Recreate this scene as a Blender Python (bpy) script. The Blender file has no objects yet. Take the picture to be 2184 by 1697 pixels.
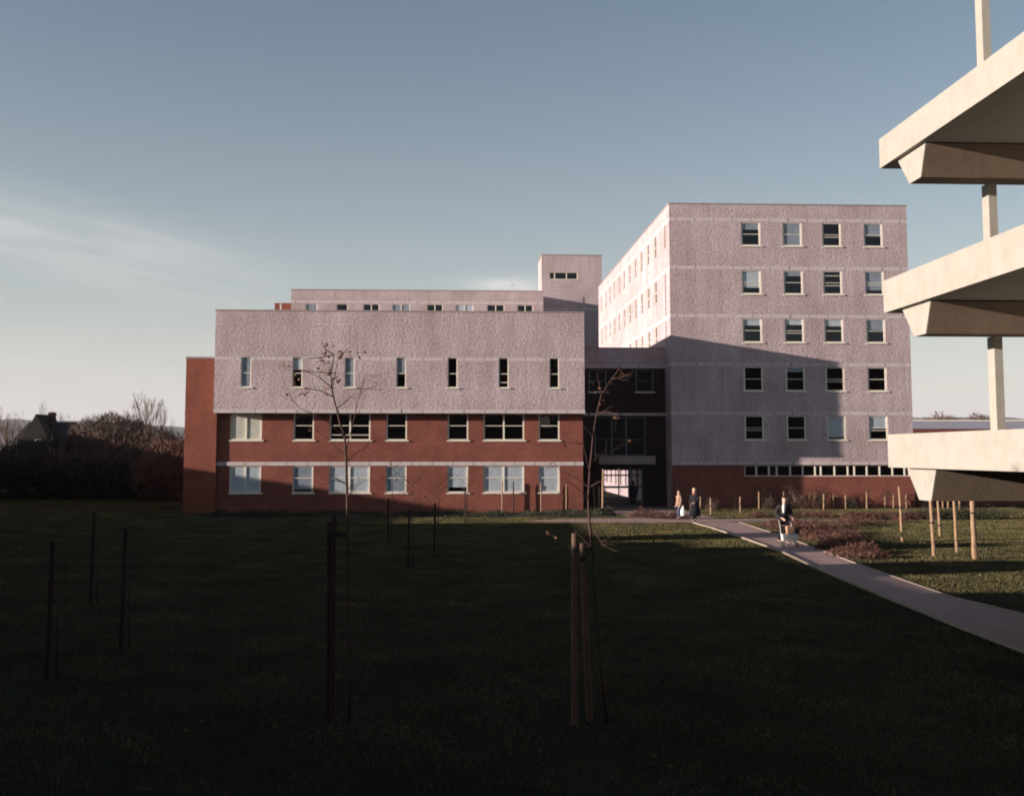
import bpy, math, random
import numpy as np
from mathutils import Vector, Matrix, noise as mnoise

# ------------------------------------------------------------------ camera, sky, sun, exposure
PITCH, YAW, CAMH = math.radians(4.84), math.radians(2.65), 3.7
sc = bpy.context.scene
COL = sc.collection
cam_d = bpy.data.cameras.new('camera'); cam = bpy.data.objects.new('camera', cam_d); COL.objects.link(cam)
cam.location = (0, 0, CAMH)
cam.rotation_euler = (math.pi / 2 + PITCH, 0, -YAW)
cam_d.sensor_width = 36.0; cam_d.lens = 38.74
cam_d.shift_x = 3.0 / 2184.0; cam_d.shift_y = -82.5 / 2184.0
cam_d.clip_start = 0.1; cam_d.clip_end = 30000
sc.camera = cam

SUN = Vector((17.8, 4.5, -2.76)).normalized()          # the way the sunlight travels
SUN_EL = math.asin(-SUN.z); SUN_AZ = math.atan2(-SUN.x, -SUN.y)
world = bpy.data.worlds.new('World'); sc.world = world; world.use_nodes = True
wn, wl = world.node_tree.nodes, world.node_tree.links
wn.clear()
w_out = wn.new('ShaderNodeOutputWorld'); w_bg = wn.new('ShaderNodeBackground')
sky = wn.new('ShaderNodeTexSky'); sky.sky_type = 'NISHITA'; sky.sun_disc = False
sky.sun_elevation = SUN_EL; sky.sun_rotation = SUN_AZ
sky.air_density = 1.0; sky.dust_density = 0.6; sky.ozone_density = 1.3; sky.altitude = 60
w_bg.inputs['Strength'].default_value = 0.064
# thin cirrus: a wisp sloping down on the left, small bank over the roofs, veil near the horizon
def wmath(op, a, b=None, c=None, clamp=False):
    n = wn.new('ShaderNodeMath'); n.operation = op; n.use_clamp = clamp
    for i, v in enumerate((a, b, c)):
        if v is None: continue
        if isinstance(v, (int, float)): n.inputs[i].default_value = v
        else: wl.new(v, n.inputs[i])
    return n.outputs[0]
tc = wn.new('ShaderNodeTexCoord'); sep = wn.new('ShaderNodeSeparateXYZ'); wl.new(tc.outputs['Generated'], sep.inputs[0])
az = wmath('ARCTAN2', sep.outputs[0], sep.outputs[1]); el = wmath('ARCSINE', sep.outputs[2])
cmb = wn.new('ShaderNodeCombineXYZ')
wl.new(az, cmb.inputs[0]); wl.new(wmath('ADD', wmath('MULTIPLY', el, 8.0), wmath('MULTIPLY', az, 1.32)), cmb.inputs[1])
nz = wn.new('ShaderNodeTexNoise'); nz.inputs['Scale'].default_value = 5.0; nz.inputs['Detail'].default_value = 7; nz.inputs['Roughness'].default_value = 0.55
wl.new(cmb.outputs[0], nz.inputs['Vector'])
def gauss(x, c, w):
    d = wmath('DIVIDE', wmath('SUBTRACT', x, c), w)
    return wmath('POWER', 2.718, wmath('MULTIPLY', wmath('MULTIPLY', d, d), -1.0))
line = wmath('SUBTRACT', el, wmath('ADD', 0.122, wmath('MULTIPLY', az, -0.165)))
wisp = wmath('MULTIPLY', gauss(line, 0.0, 0.027), wmath('SUBTRACT', 1.0, wmath('DIVIDE', wmath('ADD', az, 0.30), 0.17, clamp=True), clamp=True))
bank = wmath('MULTIPLY', gauss(az, 0.045, 0.035), gauss(el, 0.150, 0.008))
veil = wmath('MULTIPLY', gauss(el, 0.05, 0.045), 0.35)
msk = wmath('MULTIPLY', wmath('ADD', wmath('ADD', wmath('MULTIPLY', wisp, 0.85), wmath('MULTIPLY', bank, 1.4)), veil), wmath('SUBTRACT', wmath('MULTIPLY', nz.outputs[0], 2.8), 0.75, clamp=True), clamp=True)
cmix = wn.new('ShaderNodeMix'); cmix.data_type = 'RGBA'
wl.new(wmath('MULTIPLY', msk, 0.62), cmix.inputs['Factor'])
hmix = wn.new('ShaderNodeMix'); hmix.data_type = 'RGBA'     # milky low sky of a winter afternoon
hf = wmath('MULTIPLY', wmath('POWER', 2.718, wmath('MULTIPLY', wmath('MAXIMUM', el, 0.0), -7.0)), 0.97)
wl.new(hf, hmix.inputs['Factor']); wl.new(sky.outputs[0], hmix.inputs['A']); hmix.inputs['B'].default_value = (5.75, 5.55, 5.45, 1)
wl.new(hmix.outputs['Result'], cmix.inputs['A']); cmix.inputs['B'].default_value = (6.4, 6.15, 5.95, 1)
wl.new(cmix.outputs['Result'], w_bg.inputs['Color'])
wl.new(w_bg.outputs[0], w_out.inputs['Surface'])

sd = bpy.data.lights.new('sun', 'SUN'); sun = bpy.data.objects.new('sun', sd); COL.objects.link(sun)
sd.energy = 5.0; sd.angle = math.radians(0.45); sd.color = (1.0, 0.86, 0.75)
sun.rotation_euler = SUN.to_track_quat('-Z', 'Y').to_euler(); sun.location = (-60, -20, 60)

vs = sc.view_settings
sc.display_settings.display_device = 'sRGB'
vs.view_transform = 'Standard'; vs.look = 'None'; vs.gamma = 1.0; vs.use_curve_mapping = False
vs.exposure = 1.05
sc.render.engine = 'CYCLES'
sc.cycles.max_bounces = 6; sc.cycles.filter_width = 1.9
sc.cycles.use_denoising = True

# ------------------------------------------------------------------ pixel -> world (full-frame 2184 x 1697 reading of the print)
_fw = Vector((math.sin(YAW) * math.cos(PITCH), math.cos(YAW) * math.cos(PITCH), math.sin(PITCH)))
_rt = Vector((math.cos(YAW), -math.sin(YAW), 0)); _up = _rt.cross(_fw)
def _ray(x, y): return _fw + _rt * ((x - 1089) / 2350) - _up * ((y - 766) / 2350)
_C = Vector((0, 0, CAMH))
def at_y(x, y, Y): r = _ray(x, y); return _C + r * (Y / r.y)
def at_g(x, y, z=0.0): r = _ray(x, y); return _C + r * ((z - CAMH) / r.z)

# ------------------------------------------------------------------ materials
M = {}
def nodemat(name):
    m = bpy.data.materials.new(name); m.use_nodes = True
    n, l = m.node_tree.nodes, m.node_tree.links
    b = n['Principled BSDF']; M[name] = m
    return m, n, l, b
def ramp(n, l, src, stops):
    r = n.new('ShaderNodeValToRGB'); e = r.color_ramp.elements
    e[0].position, e[0].color = stops[0][0], (*stops[0][1], 1)
    e[1].position, e[1].color = stops[-1][0], (*stops[-1][1], 1)
    for p, c in stops[1:-1]:
        q = e.new(p); q.color = (*c, 1)
    l.new(src, r.inputs[0]); return r.outputs[0]
def tex(n, l, kind, scale, detail=4, rough=.6, coord='Object', stretch=None):
    t = n.new('ShaderNodeTexCoord'); v = t.outputs[coord]
    if stretch:
        mp = n.new('ShaderNodeMapping'); mp.inputs['Scale'].default_value = stretch; l.new(v, mp.inputs[0]); v = mp.outputs[0]
    x = n.new('ShaderNodeTexNoise' if kind == 'noise' else 'ShaderNodeTexVoronoi')
    x.inputs['Scale'].default_value = scale
    if kind == 'noise': x.inputs['Detail'].default_value = detail; x.inputs['Roughness'].default_value = rough
    l.new(v, x.inputs['Vector']); return x.outputs[0]
def bump(n, l, b, src, strength, dist):
    k = n.new('ShaderNodeBump'); k.inputs['Strength'].default_value = strength; k.inputs['Distance'].default_value = dist
    l.new(src, k.inputs['Height']); l.new(k.outputs[0], b.inputs['Normal'])
def mixc(n, l, f, a, b_, mode='MIX'):
    x = n.new('ShaderNodeMix'); x.data_type = 'RGBA'; x.blend_type = mode
    for s, v in (('Factor', f), ('A', a), ('B', b_)):
        if isinstance(v, (int, float)): x.inputs[s].default_value = v
        elif isinstance(v, tuple): x.inputs[s].default_value = (*v, 1)
        else: l.new(v, x.inputs[s])
    return x.outputs['Result']
def simple(name, col, rough=.7, var=.25, scale=6, bstr=.2, bdist=.02, spec=.3):
    m, n, l, b = nodemat(name)
    lo = tuple(c * (1 - var) for c in col); hi = tuple(min(1, c * (1 + var)) for c in col)
    t = tex(n, l, 'noise', scale)
    l.new(ramp(n, l, t, [(.3, lo), (.7, hi)]), b.inputs['Base Color'])
    b.inputs['Roughness'].default_value = rough; b.inputs['Specular IOR Level'].default_value = spec
    if bstr: bump(n, l, b, tex(n, l, 'noise', scale * 4), bstr, bdist)
    return m

def pebble(name, base):
    m, n, l, b = nodemat(name)
    fine = tex(n, l, 'noise', 7.0, 5, .7)
    big = tex(n, l, 'noise', .35, 5, .6)
    streak = tex(n, l, 'noise', 1.0, 4, .6, stretch=(1.4, 1.4, .12))
    c = ramp(n, l, fine, [(.28, tuple(x * .55 for x in base)), (.5, base), (.72, tuple(min(1, x * 1.22) for x in base))])
    c = mixc(n, l, .7, c, ramp(n, l, big, [(.35, (.74, .70, .66)), (.62, (1, 1, 1))]), 'MULTIPLY')
    c = mixc(n, l, .38, c, ramp(n, l, streak, [(.38, (.68, .64, .6)), (.6, (1, 1, 1))]), 'MULTIPLY')
    l.new(c, b.inputs['Base Color']); b.inputs['Roughness'].default_value = .95; b.inputs['Specular IOR Level'].default_value = .1
    bump(n, l, b, tex(n, l, 'noise', 6.2, 4, .66), .78, .042)
    return m
pebble('pebbledash', (.50, .408, .432))

def brick(name, c1, c2, mortar, sx=1.0):
    m, n, l, b = nodemat(name)
    t = n.new('ShaderNodeTexCoord'); s = n.new('ShaderNodeSeparateXYZ'); l.new(t.outputs['Object'], s.inputs[0])
    a = n.new('ShaderNodeMath'); a.operation = 'ADD'; l.new(s.outputs[0], a.inputs[0]); l.new(s.outputs[1], a.inputs[1])
    c = n.new('ShaderNodeCombineXYZ'); l.new(a.outputs[0], c.inputs[0]); l.new(s.outputs[2], c.inputs[1])
    br = n.new('ShaderNodeTexBrick'); l.new(c.outputs[0], br.inputs['Vector'])
    br.inputs['Scale'].default_value = 1.0; br.inputs['Brick Width'].default_value = .225; br.inputs['Row Height'].default_value = .075
    br.inputs['Mortar Size'].default_value = .008; br.inputs['Color1'].default_value = (*c1, 1); br.inputs['Color2'].default_value = (*c2, 1); br.inputs['Mortar'].default_value = (*mortar, 1)
    big = tex(n, l, 'noise', .6, 5, .65); mid = tex(n, l, 'noise', 5, 3, .7)
    col = mixc(n, l, .75, br.outputs['Color'], ramp(n, l, big, [(.33, (.68, .66, .66)), (.66, (1.12, 1.12, 1.1))]), 'MULTIPLY')
    col = mixc(n, l, .4, col, ramp(n, l, mid, [(.3, (.75, .72, .7)), (.7, (1.1, 1.1, 1.1))]), 'MULTIPLY')
    l.new(col, b.inputs['Base Color']); b.inputs['Roughness'].default_value = .9; b.inputs['Specular IOR Level'].default_value = .15
    bump(n, l, b, br.outputs['Fac'], -.35, .01)
    return m
brick('red_brick', (.255, .076, .054), (.195, .058, .044), (.20, .11, .09))
brick('shade_dark_brick', (.040, .021, .022), (.032, .018, .019), (.03, .025, .024))  # deep shade of the link put into the brick colour
brick('orange_brick', (.265, .076, .050), (.22, .062, .042), (.21, .115, .085))

def concrete(name, col, joints=0.0, stain=.4):
    m, n, l, b = nodemat(name)
    t = tex(n, l, 'noise', 3.0, 5, .65); st = tex(n, l, 'noise', 1.2, 4, .6, stretch=(2, 2, .2))
    c = ramp(n, l, t, [(.3, tuple(x * .85 for x in col)), (.7, col)])
    c = mixc(n, l, stain, c, ramp(n, l, st, [(.35, (.78, .75, .7)), (.6, (1, 1, 1))]), 'MULTIPLY')
    if joints:
        tcn = n.new('ShaderNodeTexCoord'); s = n.new('ShaderNodeSeparateXYZ'); l.new(tcn.outputs['Object'], s.inputs[0])
        a = n.new('ShaderNodeMath'); a.operation = 'ADD'; l.new(s.outputs[0], a.inputs[0]); l.new(s.outputs[1], a.inputs[1])
        f = n.new('ShaderNodeMath'); f.operation = 'MODULO'; l.new(a.outputs[0], f.inputs[0]); f.inputs[1].default_value = joints
        ab = n.new('ShaderNodeMath'); ab.operation = 'ABSOLUTE'; l.new(f.outputs[0], ab.inputs[0])
        g = n.new('ShaderNodeMath'); g.operation = 'LESS_THAN'; l.new(ab.outputs[0], g.inputs[0]); g.inputs[1].default_value = .05
        c = mixc(n, l, g.outputs[0], c, tuple(x * .35 for x in col))
    l.new(c, b.inputs['Base Color']); b.inputs['Roughness'].default_value = .85; b.inputs['Specular IOR Level'].default_value = .2
    bump(n, l, b, tex(n, l, 'noise', 22, 4, .7), .35, .02)
    return m
concrete('pale_concrete', (.58, .50, .51), joints=1.28)
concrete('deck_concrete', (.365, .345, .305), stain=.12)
concrete('shade_toned_concrete', (.19, .145, .11))  # same concrete as the decks, shade of the beam sides put into its colour
concrete('coping_stone', (.33, .28, .27))
simple('roof_felt', (.16, .15, .15), .95, .3, 1.2)
simple('white_frame', (.74, .68, .58), .5, .06, 4, 0)
simple('blue_grey_frame', (.12, .13, .15), .5, .1, 4, 0)
simple('curtain', (.66, .67, .70), .9, .12, 2.5, 0)
simple('cream_blind', (.86, .78, .64), .9, .06, 2.5, 0)
simple('blue_blind', (.36, .38, .42), .9, .12, 2.5, 0)
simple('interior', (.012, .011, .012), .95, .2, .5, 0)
simple('stake_wood', (.27, .175, .105), .8, .3, 3, .3, .01)
simple('half_shade_stake_wood', (.13, .078, .058), .85, .3, 3, .3, .01)  # same timber as the pale stakes, part shade put into its colour
simple('shade_dark_stake_wood', (.035, .018, .016), .85, .3, 3, .3, .01)  # stake timber darkened, shade on the lawn put into its colour
simple('rubber', (.02, .02, .02), .7, .2, 8, 0)
simple('young_bark', (.065, .034, .030), .85, .35, 14, .3, .01)
simple('bark', (.13, .095, .07), .95, .35, 5, .4, .03)
simple('twig', (.095, .062, .048), .95, .35, .8, 0)
simple('twig_red', (.10, .052, .042), .95, .35, .8, 0)
simple('dead_leaf', (.13, .055, .030), .8, .4, 9, 0)
simple('evergreen', (.032, .036, .020), .85, .45, 1.3, 0)
simple('rose_leaf', (.10, .045, .034), .85, .45, 1.8, 0)
simple('soil', (.018, .016, .013), 1, .4, 3, .6, .05)
simple('light_slate', (.36, .34, .38), .8, .2, 2, .3, .02)
simple('shade_dark_wall', (.018, .015, .015), .9, .2, 1)  # shade over the house put into its wall colour
simple('slate', (.025, .022, .024), .7, .25, 2, .3, .02)
simple('render_wall', (.30, .27, .24), .9, .2, 1)
simple('kerb_stone', (.30, .24, .19), .85, .15, 2.5, .2, .01)
simple('skin', (.60, .38, .28), .6, .08, 6, 0)
simple('black_cloth', (.008, .008, .013), .9, .3, 6, .2, .01)
simple('grey_cloth', (.022, .019, .024), .9, .3, 6, .2, .01)
simple('pink_cloth', (.30, .18, .135), .9, .15, 6, .2, .01)
simple('denim', (.055, .065, .12), .9, .25, 6, .2, .01)
simple('red_cloth', (.42, .05, .04), .9, .2, 6, 0)
simple('white_cloth', (.80, .77, .72), .8, .06, 6, 0)
simple('brown_hair', (.12, .055, .03), .7, .3, 20, .3, .01)
simple('dark_hair', (.035, .022, .018), .7, .3, 20, .3, .01)
simple('fair_hair', (.55, .38, .20), .7, .2, 20, .3, .01)
simple('brown_leather', (.16, .05, .04), .5, .2, 8, 0)
simple('white_plastic', (.85, .85, .83), .35, .04, 5, .3, .01)
simple('cardboard', (.52, .30, .21), .8, .1, 4, 0)
simple('metal', (.55, .50, .42), .4, .15, 6, 0)
M['metal'].node_tree.nodes['Principled BSDF'].inputs['Metallic'].default_value = .6
simple('eye', (.03, .02, .02), .3, 0, 1, 0)

m, n, l, b = nodemat('glass')
n.remove(b); o = n['Material Output']
tr = n.new('ShaderNodeBsdfTransparent'); tr.inputs[0].default_value = (.84, .87, .89, 1)
gl = n.new('ShaderNodeBsdfGlossy'); gl.inputs['Roughness'].default_value = .03; gl.inputs[0].default_value = (.75, .8, .9, 1)
ge = n.new('ShaderNodeNewGeometry'); dt = n.new('ShaderNodeVectorMath'); dt.operation = 'DOT_PRODUCT'
l.new(ge.outputs['Normal'], dt.inputs[0]); l.new(ge.outputs['Incoming'], dt.inputs[1])
def gm(op, a, b_):
    k = n.new('ShaderNodeMath'); k.operation = op
    for i, v in enumerate((a, b_)):
        if isinstance(v, (int, float)): k.inputs[i].default_value = v
        else: l.new(v, k.inputs[i])
    return k
fr = gm('ADD', gm('MULTIPLY', gm('POWER', gm('SUBTRACT', 1.0, gm('ABSOLUTE', dt.outputs['Value'], 0).outputs[0]).outputs[0], 5.0).outputs[0], .9).outputs[0], .045)
bp = n.new('ShaderNodeBump'); bp.inputs['Strength'].default_value = .06; bp.inputs['Distance'].default_value = .1
l.new(tex(n, l, 'noise', 1.1, 2), bp.inputs['Height']); l.new(bp.outputs[0], gl.inputs['Normal'])
mx = n.new('ShaderNodeMixShader'); l.new(fr.outputs[0], mx.inputs[0]); l.new(tr.outputs[0], mx.inputs[1]); l.new(gl.outputs[0], mx.inputs[2]); l.new(mx.outputs[0], o.inputs[0])

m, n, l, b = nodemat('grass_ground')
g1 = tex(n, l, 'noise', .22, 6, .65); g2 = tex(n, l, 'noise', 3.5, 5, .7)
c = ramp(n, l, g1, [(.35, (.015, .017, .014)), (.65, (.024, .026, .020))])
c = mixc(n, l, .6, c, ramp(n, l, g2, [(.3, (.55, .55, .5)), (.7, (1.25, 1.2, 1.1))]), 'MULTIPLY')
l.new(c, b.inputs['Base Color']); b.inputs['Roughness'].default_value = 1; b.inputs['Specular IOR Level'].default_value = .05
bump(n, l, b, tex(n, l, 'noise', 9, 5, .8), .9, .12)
m, n, l, b = nodemat('grass_blade')
g1 = tex(n, l, 'noise', .45, 5, .7); g2 = tex(n, l, 'noise', 30, 2, .5)
c = ramp(n, l, g1, [(.34, (.056, .055, .029)), (.5, (.098, .088, .040)), (.66, (.160, .130, .060))])
c = mixc(n, l, .6, c, ramp(n, l, g2, [(.3, (.6, .6, .6)), (.7, (1.25, 1.2, 1.1))]), 'MULTIPLY')
l.new(c, b.inputs['Base Color']); b.inputs['Roughness'].default_value = .8; b.inputs['Specular IOR Level'].default_value = .1
m, n, l, b = nodemat('tarmac')
g1 = tex(n, l, 'noise', .9, 6, .7); g2 = tex(n, l, 'noise', 38, 4, .8)
c = ramp(n, l, g1, [(.35, (.31, .195, .18)), (.65, (.38, .24, .215))])
c = mixc(n, l, .6, c, ramp(n, l, g2, [(.3, (.65, .65, .65)), (.7, (1.2, 1.2, 1.2))]), 'MULTIPLY')
l.new(c, b.inputs['Base Color']); b.inputs['Roughness'].default_value = .95
bump(n, l, b, g2, .8, .03)
m, n, l, b = nodemat('hill_land')
g1 = tex(n, l, 'noise', .004, 7, .65)
l.new(ramp(n, l, g1, [(.38, (.05, .045, .04)), (.5, (.09, .085, .05)), (.62, (.14, .12, .07))]), b.inputs['Base Color']); b.inputs['Roughness'].default_value = 1

# ------------------------------------------------------------------ mesh helpers
class MB:
    def __init__(s): s.v, s.f = [], []
    def quad(s, *p):
        i = len(s.v); s.v += [tuple(q) for q in p]; s.f.append(tuple(range(i, i + len(p))))
    def box(s, x0, x1, y0, y1, z0, z1):
        s.hexa([(x0, y0, z0), (x1, y0, z0), (x1, y1, z0), (x0, y1, z0), (x0, y0, z1), (x1, y0, z1), (x1, y1, z1), (x0, y1, z1)])
    def hexa(s, p):
        i = len(s.v); s.v += [tuple(q) for q in p]
        for a in ((3, 2, 1, 0), (4, 5, 6, 7), (0, 1, 5, 4), (1, 2, 6, 5), (2, 3, 7, 6), (3, 0, 4, 7)): s.f.append(tuple(i + k for k in a))
    def tube(s, pts, rads, n=6, cap=True):
        pts = [Vector(p) for p in pts]; i0 = len(s.v)
        for k, p in enumerate(pts):
            d = (pts[min(k + 1, len(pts) - 1)] - pts[max(k - 1, 0)])
            d = d.normalized() if d.length > 1e-9 else Vector((0, 0, 1))
            a = d.orthogonal().normalized() if k == 0 else (a - d * a.dot(d)).normalized()
            c = d.cross(a)
            for j in range(n):
                t = 2 * math.pi * j / n
                s.v.append(tuple(p + (a * math.cos(t) + c * math.sin(t)) * rads[k]))
        for k in range(len(pts) - 1):
            for j in range(n):
                q = i0 + k * n; s.f.append((q + j, q + (j + 1) % n, q + n + (j + 1) % n, q + n + j))
        if cap:
            s.f.append(tuple(i0 + j for j in reversed(range(n)))); s.f.append(tuple(i0 + (len(pts) - 1) * n + j for j in range(n)))
    def rings(s, rs, cap=True):        # list of rings (same length) lofted
        i0 = len(s.v); n = len(rs[0])
        for r in rs: s.v += [tuple(p) for p in r]
        for k in range(len(rs) - 1):
            for j in range(n):
                q = i0 + k * n; s.f.append((q + j, q + (j + 1) % n, q + n + (j + 1) % n, q + n + j))
        if cap:
            s.f.append(tuple(i0 + j for j in reversed(range(n)))); s.f.append(tuple(i0 + (len(rs) - 1) * n + j for j in range(n)))
    def bx(s, ax, plane, u0, u1, d0, d1, z0, z1):    # box on a facade: u along it, d inwards from its plane
        if ax == 'y': s.box(u0, u1, plane + d0, plane + d1, z0, z1)
        else: s.box(plane + d0, plane + d1, u0, u1, z0, z1)
    def build(s, name, mat, parent=None, smooth=False):
        me = bpy.data.meshes.new(name); off = wpos(parent) if parent else Vector((0, 0, 0))
        me.from_pydata([tuple(Vector(v) - off) for v in s.v], [], s.f)
        for mt in (mat if isinstance(mat, (list, tuple)) else [mat]): me.materials.append(M[mt])
        if smooth: me.polygons.foreach_set('use_smooth', [True] * len(me.polygons))
        me.update()
        ob = bpy.data.objects.new(name, me); COL.objects.link(ob)
        if parent: ob.parent = parent
        return ob
def wpos(o):
    p = Vector((0, 0, 0))
    while o: p += o.location; o = o.parent
    return p
def tag(o, label=None, cat=None, group=None, kind=None):
    for k, v in (('label', label), ('category', cat), ('group', group), ('kind', kind)):
        if v: o[k] = v
    return o
def thing(name, label, cat, loc=(0, 0, 0), group=None, rz=0):
    o = bpy.data.objects.new(name, None); COL.objects.link(o); o.location = loc; o.rotation_euler.z = rz; o.empty_display_size = .3
    return tag(o, label, cat, group)

def facade(mb, ax, plane, u0, u1, z0, z1, holes=(), depth=.2, inward=1):
    us = sorted({u0, u1, *[h[0] for h in holes], *[h[1] for h in holes]}); zs = sorted({z0, z1, *[h[2] for h in holes], *[h[3] for h in holes]})
    P = (lambda u, d, z: (u, plane + d * inward, z)) if ax == 'y' else (lambda u, d, z: (plane + d * inward, u, z))
    for i in range(len(us) - 1):
        for j in range(len(zs) - 1):
            cu, cz = (us[i] + us[i + 1]) / 2, (zs[j] + zs[j + 1]) / 2
            if any(h[0] < cu < h[1] and h[2] < cz < h[3] for h in holes): continue
            mb.quad(P(us[i], 0, zs[j]), P(us[i + 1], 0, zs[j]), P(us[i + 1], 0, zs[j + 1]), P(us[i], 0, zs[j + 1]))
    for a, b_, c, d in [h[:4] for h in holes]:
        mb.quad(P(a, 0, c), P(b_, 0, c), P(b_, depth, c), P(a, depth, c)); mb.quad(P(a, 0, d), P(b_, 0, d), P(b_, depth, d), P(a, depth, d))
        mb.quad(P(a, 0, c), P(a, 0, d), P(a, depth, d), P(a, depth, c)); mb.quad(P(b_, 0, c), P(b_, 0, d), P(b_, depth, d), P(b_, depth, c))

def window(parent, ax, plane, u0, u1, z0, z1, mull=(), trans=(), blind=None, bfrac=1.0, t=.09, depth=.065, frame='white_frame', sill=True, bar=.045, btrans=None):
    f = MB(); e = .004
    F0 = depth - .035
    f.bx(ax, plane, u0 + e, u0 + t, F0, depth + .03, z0 + e, z1 - e); f.bx(ax, plane, u1 - t, u1 - e, F0, depth + .03, z0 + e, z1 - e)
    f.bx(ax, plane, u0 + t, u1 - t, F0 - .002, depth + .03, z0 + e, z0 + t * .8); f.bx(ax, plane, u0 + t, u1 - t, F0 + .002, depth + .03, z1 - t * .5, z1 - e)
    for q in mull: f.bx(ax, plane, u0 + (u1 - u0) * q - .05, u0 + (u1 - u0) * q + .05, F0 + .004, depth + .03, z0 + t * .8, z1 - t * .5)
    for q in trans: f.bx(ax, plane, u0 + t, u1 - t, depth - .02, depth + .028, z0 + (z1 - z0) * q - bar / 2, z0 + (z1 - z0) * q + bar / 2)
    fo = f.build('window', frame, parent)
    p = MB()
    if ax == 'y': p.quad((u0 + .02, plane + depth, z0 + .02), (u1 - .02, plane + depth, z0 + .02), (u1 - .02, plane + depth, z1 - .02), (u0 + .02, plane + depth, z1 - .02))
    else: p.quad((plane + depth, u1 - .02, z0 + .02), (plane + depth, u0 + .02, z0 + .02), (plane + depth, u0 + .02, z1 - .02), (plane + depth, u1 - .02, z1 - .02))
    p.build('pane', 'glass', fo)
    if blind:
        bl = MB(); zb = z1 - (z1 - z0) * bfrac; k = max(4, int((u1 - u0) / .09)); w = (u1 - u0 - .1) / k
        for i in range(k):                                     # shallow folds
            a, c = u0 + .05 + i * w, u0 + .05 + (i + 1) * w; fd = .0035 if blind == 'curtain' else .0008; d0, d1 = (depth + .02, depth + .02 + fd) if i % 2 else (depth + .02 + fd, depth + .02)
            if ax == 'y': bl.quad((a, plane + d0, zb), (c, plane + d1, zb), (c, plane + d1, z1 - .03), (a, plane + d0, z1 - .03))
            else: bl.quad((plane + d0, a, zb), (plane + d1, c, zb), (plane + d1, c, z1 - .03), (plane + d0, a, z1 - .03))
        bl.build('blind', blind, fo)
    if sill:
        s = MB(); s.bx(ax, plane, u0 - .05, u1 + .12, -.07, -.014, z0 - .075, z0 - .005); s.build('sill', 'white_frame', fo)
    return fo

def shell(mb, x0, x1, y0, y1, z0, z1, skip=''):
    if 'f' not in skip: mb.quad((x0, y0, z0), (x1, y0, z0), (x1, y0, z1), (x0, y0, z1))
    if 'b' not in skip: mb.quad((x1, y1, z0), (x0, y1, z0), (x0, y1, z1), (x1, y1, z1))
    if 'l' not in skip: mb.quad((x0, y1, z0), (x0, y0, z0), (x0, y0, z1), (x0, y1, z1))
    if 'r' not in skip: mb.quad((x1, y0, z0), (x1, y1, z0), (x1, y1, z1), (x1, y0, z1))
def slabs(parent, x0, x1, y0, y1, zs):
    for z in zs:
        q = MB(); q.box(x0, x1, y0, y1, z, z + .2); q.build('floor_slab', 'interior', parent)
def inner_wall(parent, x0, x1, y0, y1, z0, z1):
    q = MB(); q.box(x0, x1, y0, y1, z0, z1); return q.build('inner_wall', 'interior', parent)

# ------------------------------------------------------------------ ground, hills
g = MB(); N = 8
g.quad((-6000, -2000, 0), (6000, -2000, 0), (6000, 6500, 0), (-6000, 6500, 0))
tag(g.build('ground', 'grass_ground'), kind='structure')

def ridge(name, az0, az1, dist, hfun, seed):
    mb = MB(); na, nr = 120, 9; rows = []
    for j in range(nr):
        t = j / (nr - 1); prof = math.sin(min(1, t * 1.25) * math.pi / 2) if t < .8 else 1 - (t - .8) / .2 * .8
        row = []
        for i in range(na + 1):
            a = math.radians(az0 + (az1 - az0) * i / na); d = dist * (1 + .30 * t)
            h = hfun(math.degrees(a)) * prof * (1 + .12 * mnoise.noise(Vector((a * 9 + seed, t * 3, seed)))) + 7 * prof * mnoise.noise(Vector((a * 60, t * 9, seed)))
            row.append((d * math.sin(a), d * math.cos(a), h - 2))
        rows.append(row)
    base = len(mb.v)
    for r in rows: mb.v += r
    for j in range(nr - 1):
        for i in range(na): q = j * (na + 1) + i; mb.f.append((q, q + 1, q + na + 2, q + na + 1))
    return tag(mb.build(name, 'hill_land', smooth=True), kind='structure')
ridge('far_hills', -50, 5, 3700, lambda a: 118 + 16 * math.sin(a * .16), 1.3)
ridge('hills', 12, 60, 3700, lambda a: 128 + 18 * math.sin(a * .3 + 1), 7.7)

# paths (left edge, right edge) on the lawn
PL = [(10.3, 15), (10.45, 19), (10.61, 23.08), (10.9, 27.64), (11.4, 34.71), (12.03, 40.91), (12.27, 47.13), (12.41, 54.19), (12.33, 58.3), (12.2, 62)]
PR = [(15.0, 15), (13.7, 20), (13.0, 24), (12.6, 27.9), (13.1, 35.19), (13.70, 41.82), (14.3, 48), (14.6, 54.2), (14.9, 58.6), (14.6, 62)]
pm = MB()
for i in range(len(PL) - 1):
    a, b_, c, d = PL[i], PR[i], PR[i + 1], PL[i + 1]
    pm.quad((*a, .012), (*b_, .012), (*c, .012), (*d, .012))
tag(pm.build('path', 'tarmac'), kind='structure')
pm = MB()
STRIP = [(3.2, 60.2), (5.5, 58.9), (12.33, 58.3), (12.2, 62), (9.9, 62.3), (5.5, 61.8)]
pm.quad(*[(x, y, .016) for x, y in STRIP])
FORE = [(10.0, 61.9), (14.6, 61.9), (14.0, 75.4), (9.3, 75.4), (9.6, 66)]
pm.quad(*[(x, y, .020) for x, y in FORE])
pm.quad((14.6, 61.5, .020), (14.9, 58.6, .020), (23, 59.6, .020), (23, 60.6, .020))
tag(pm.build('forecourt_path', 'tarmac'), kind='structure')
km = MB()
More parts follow.
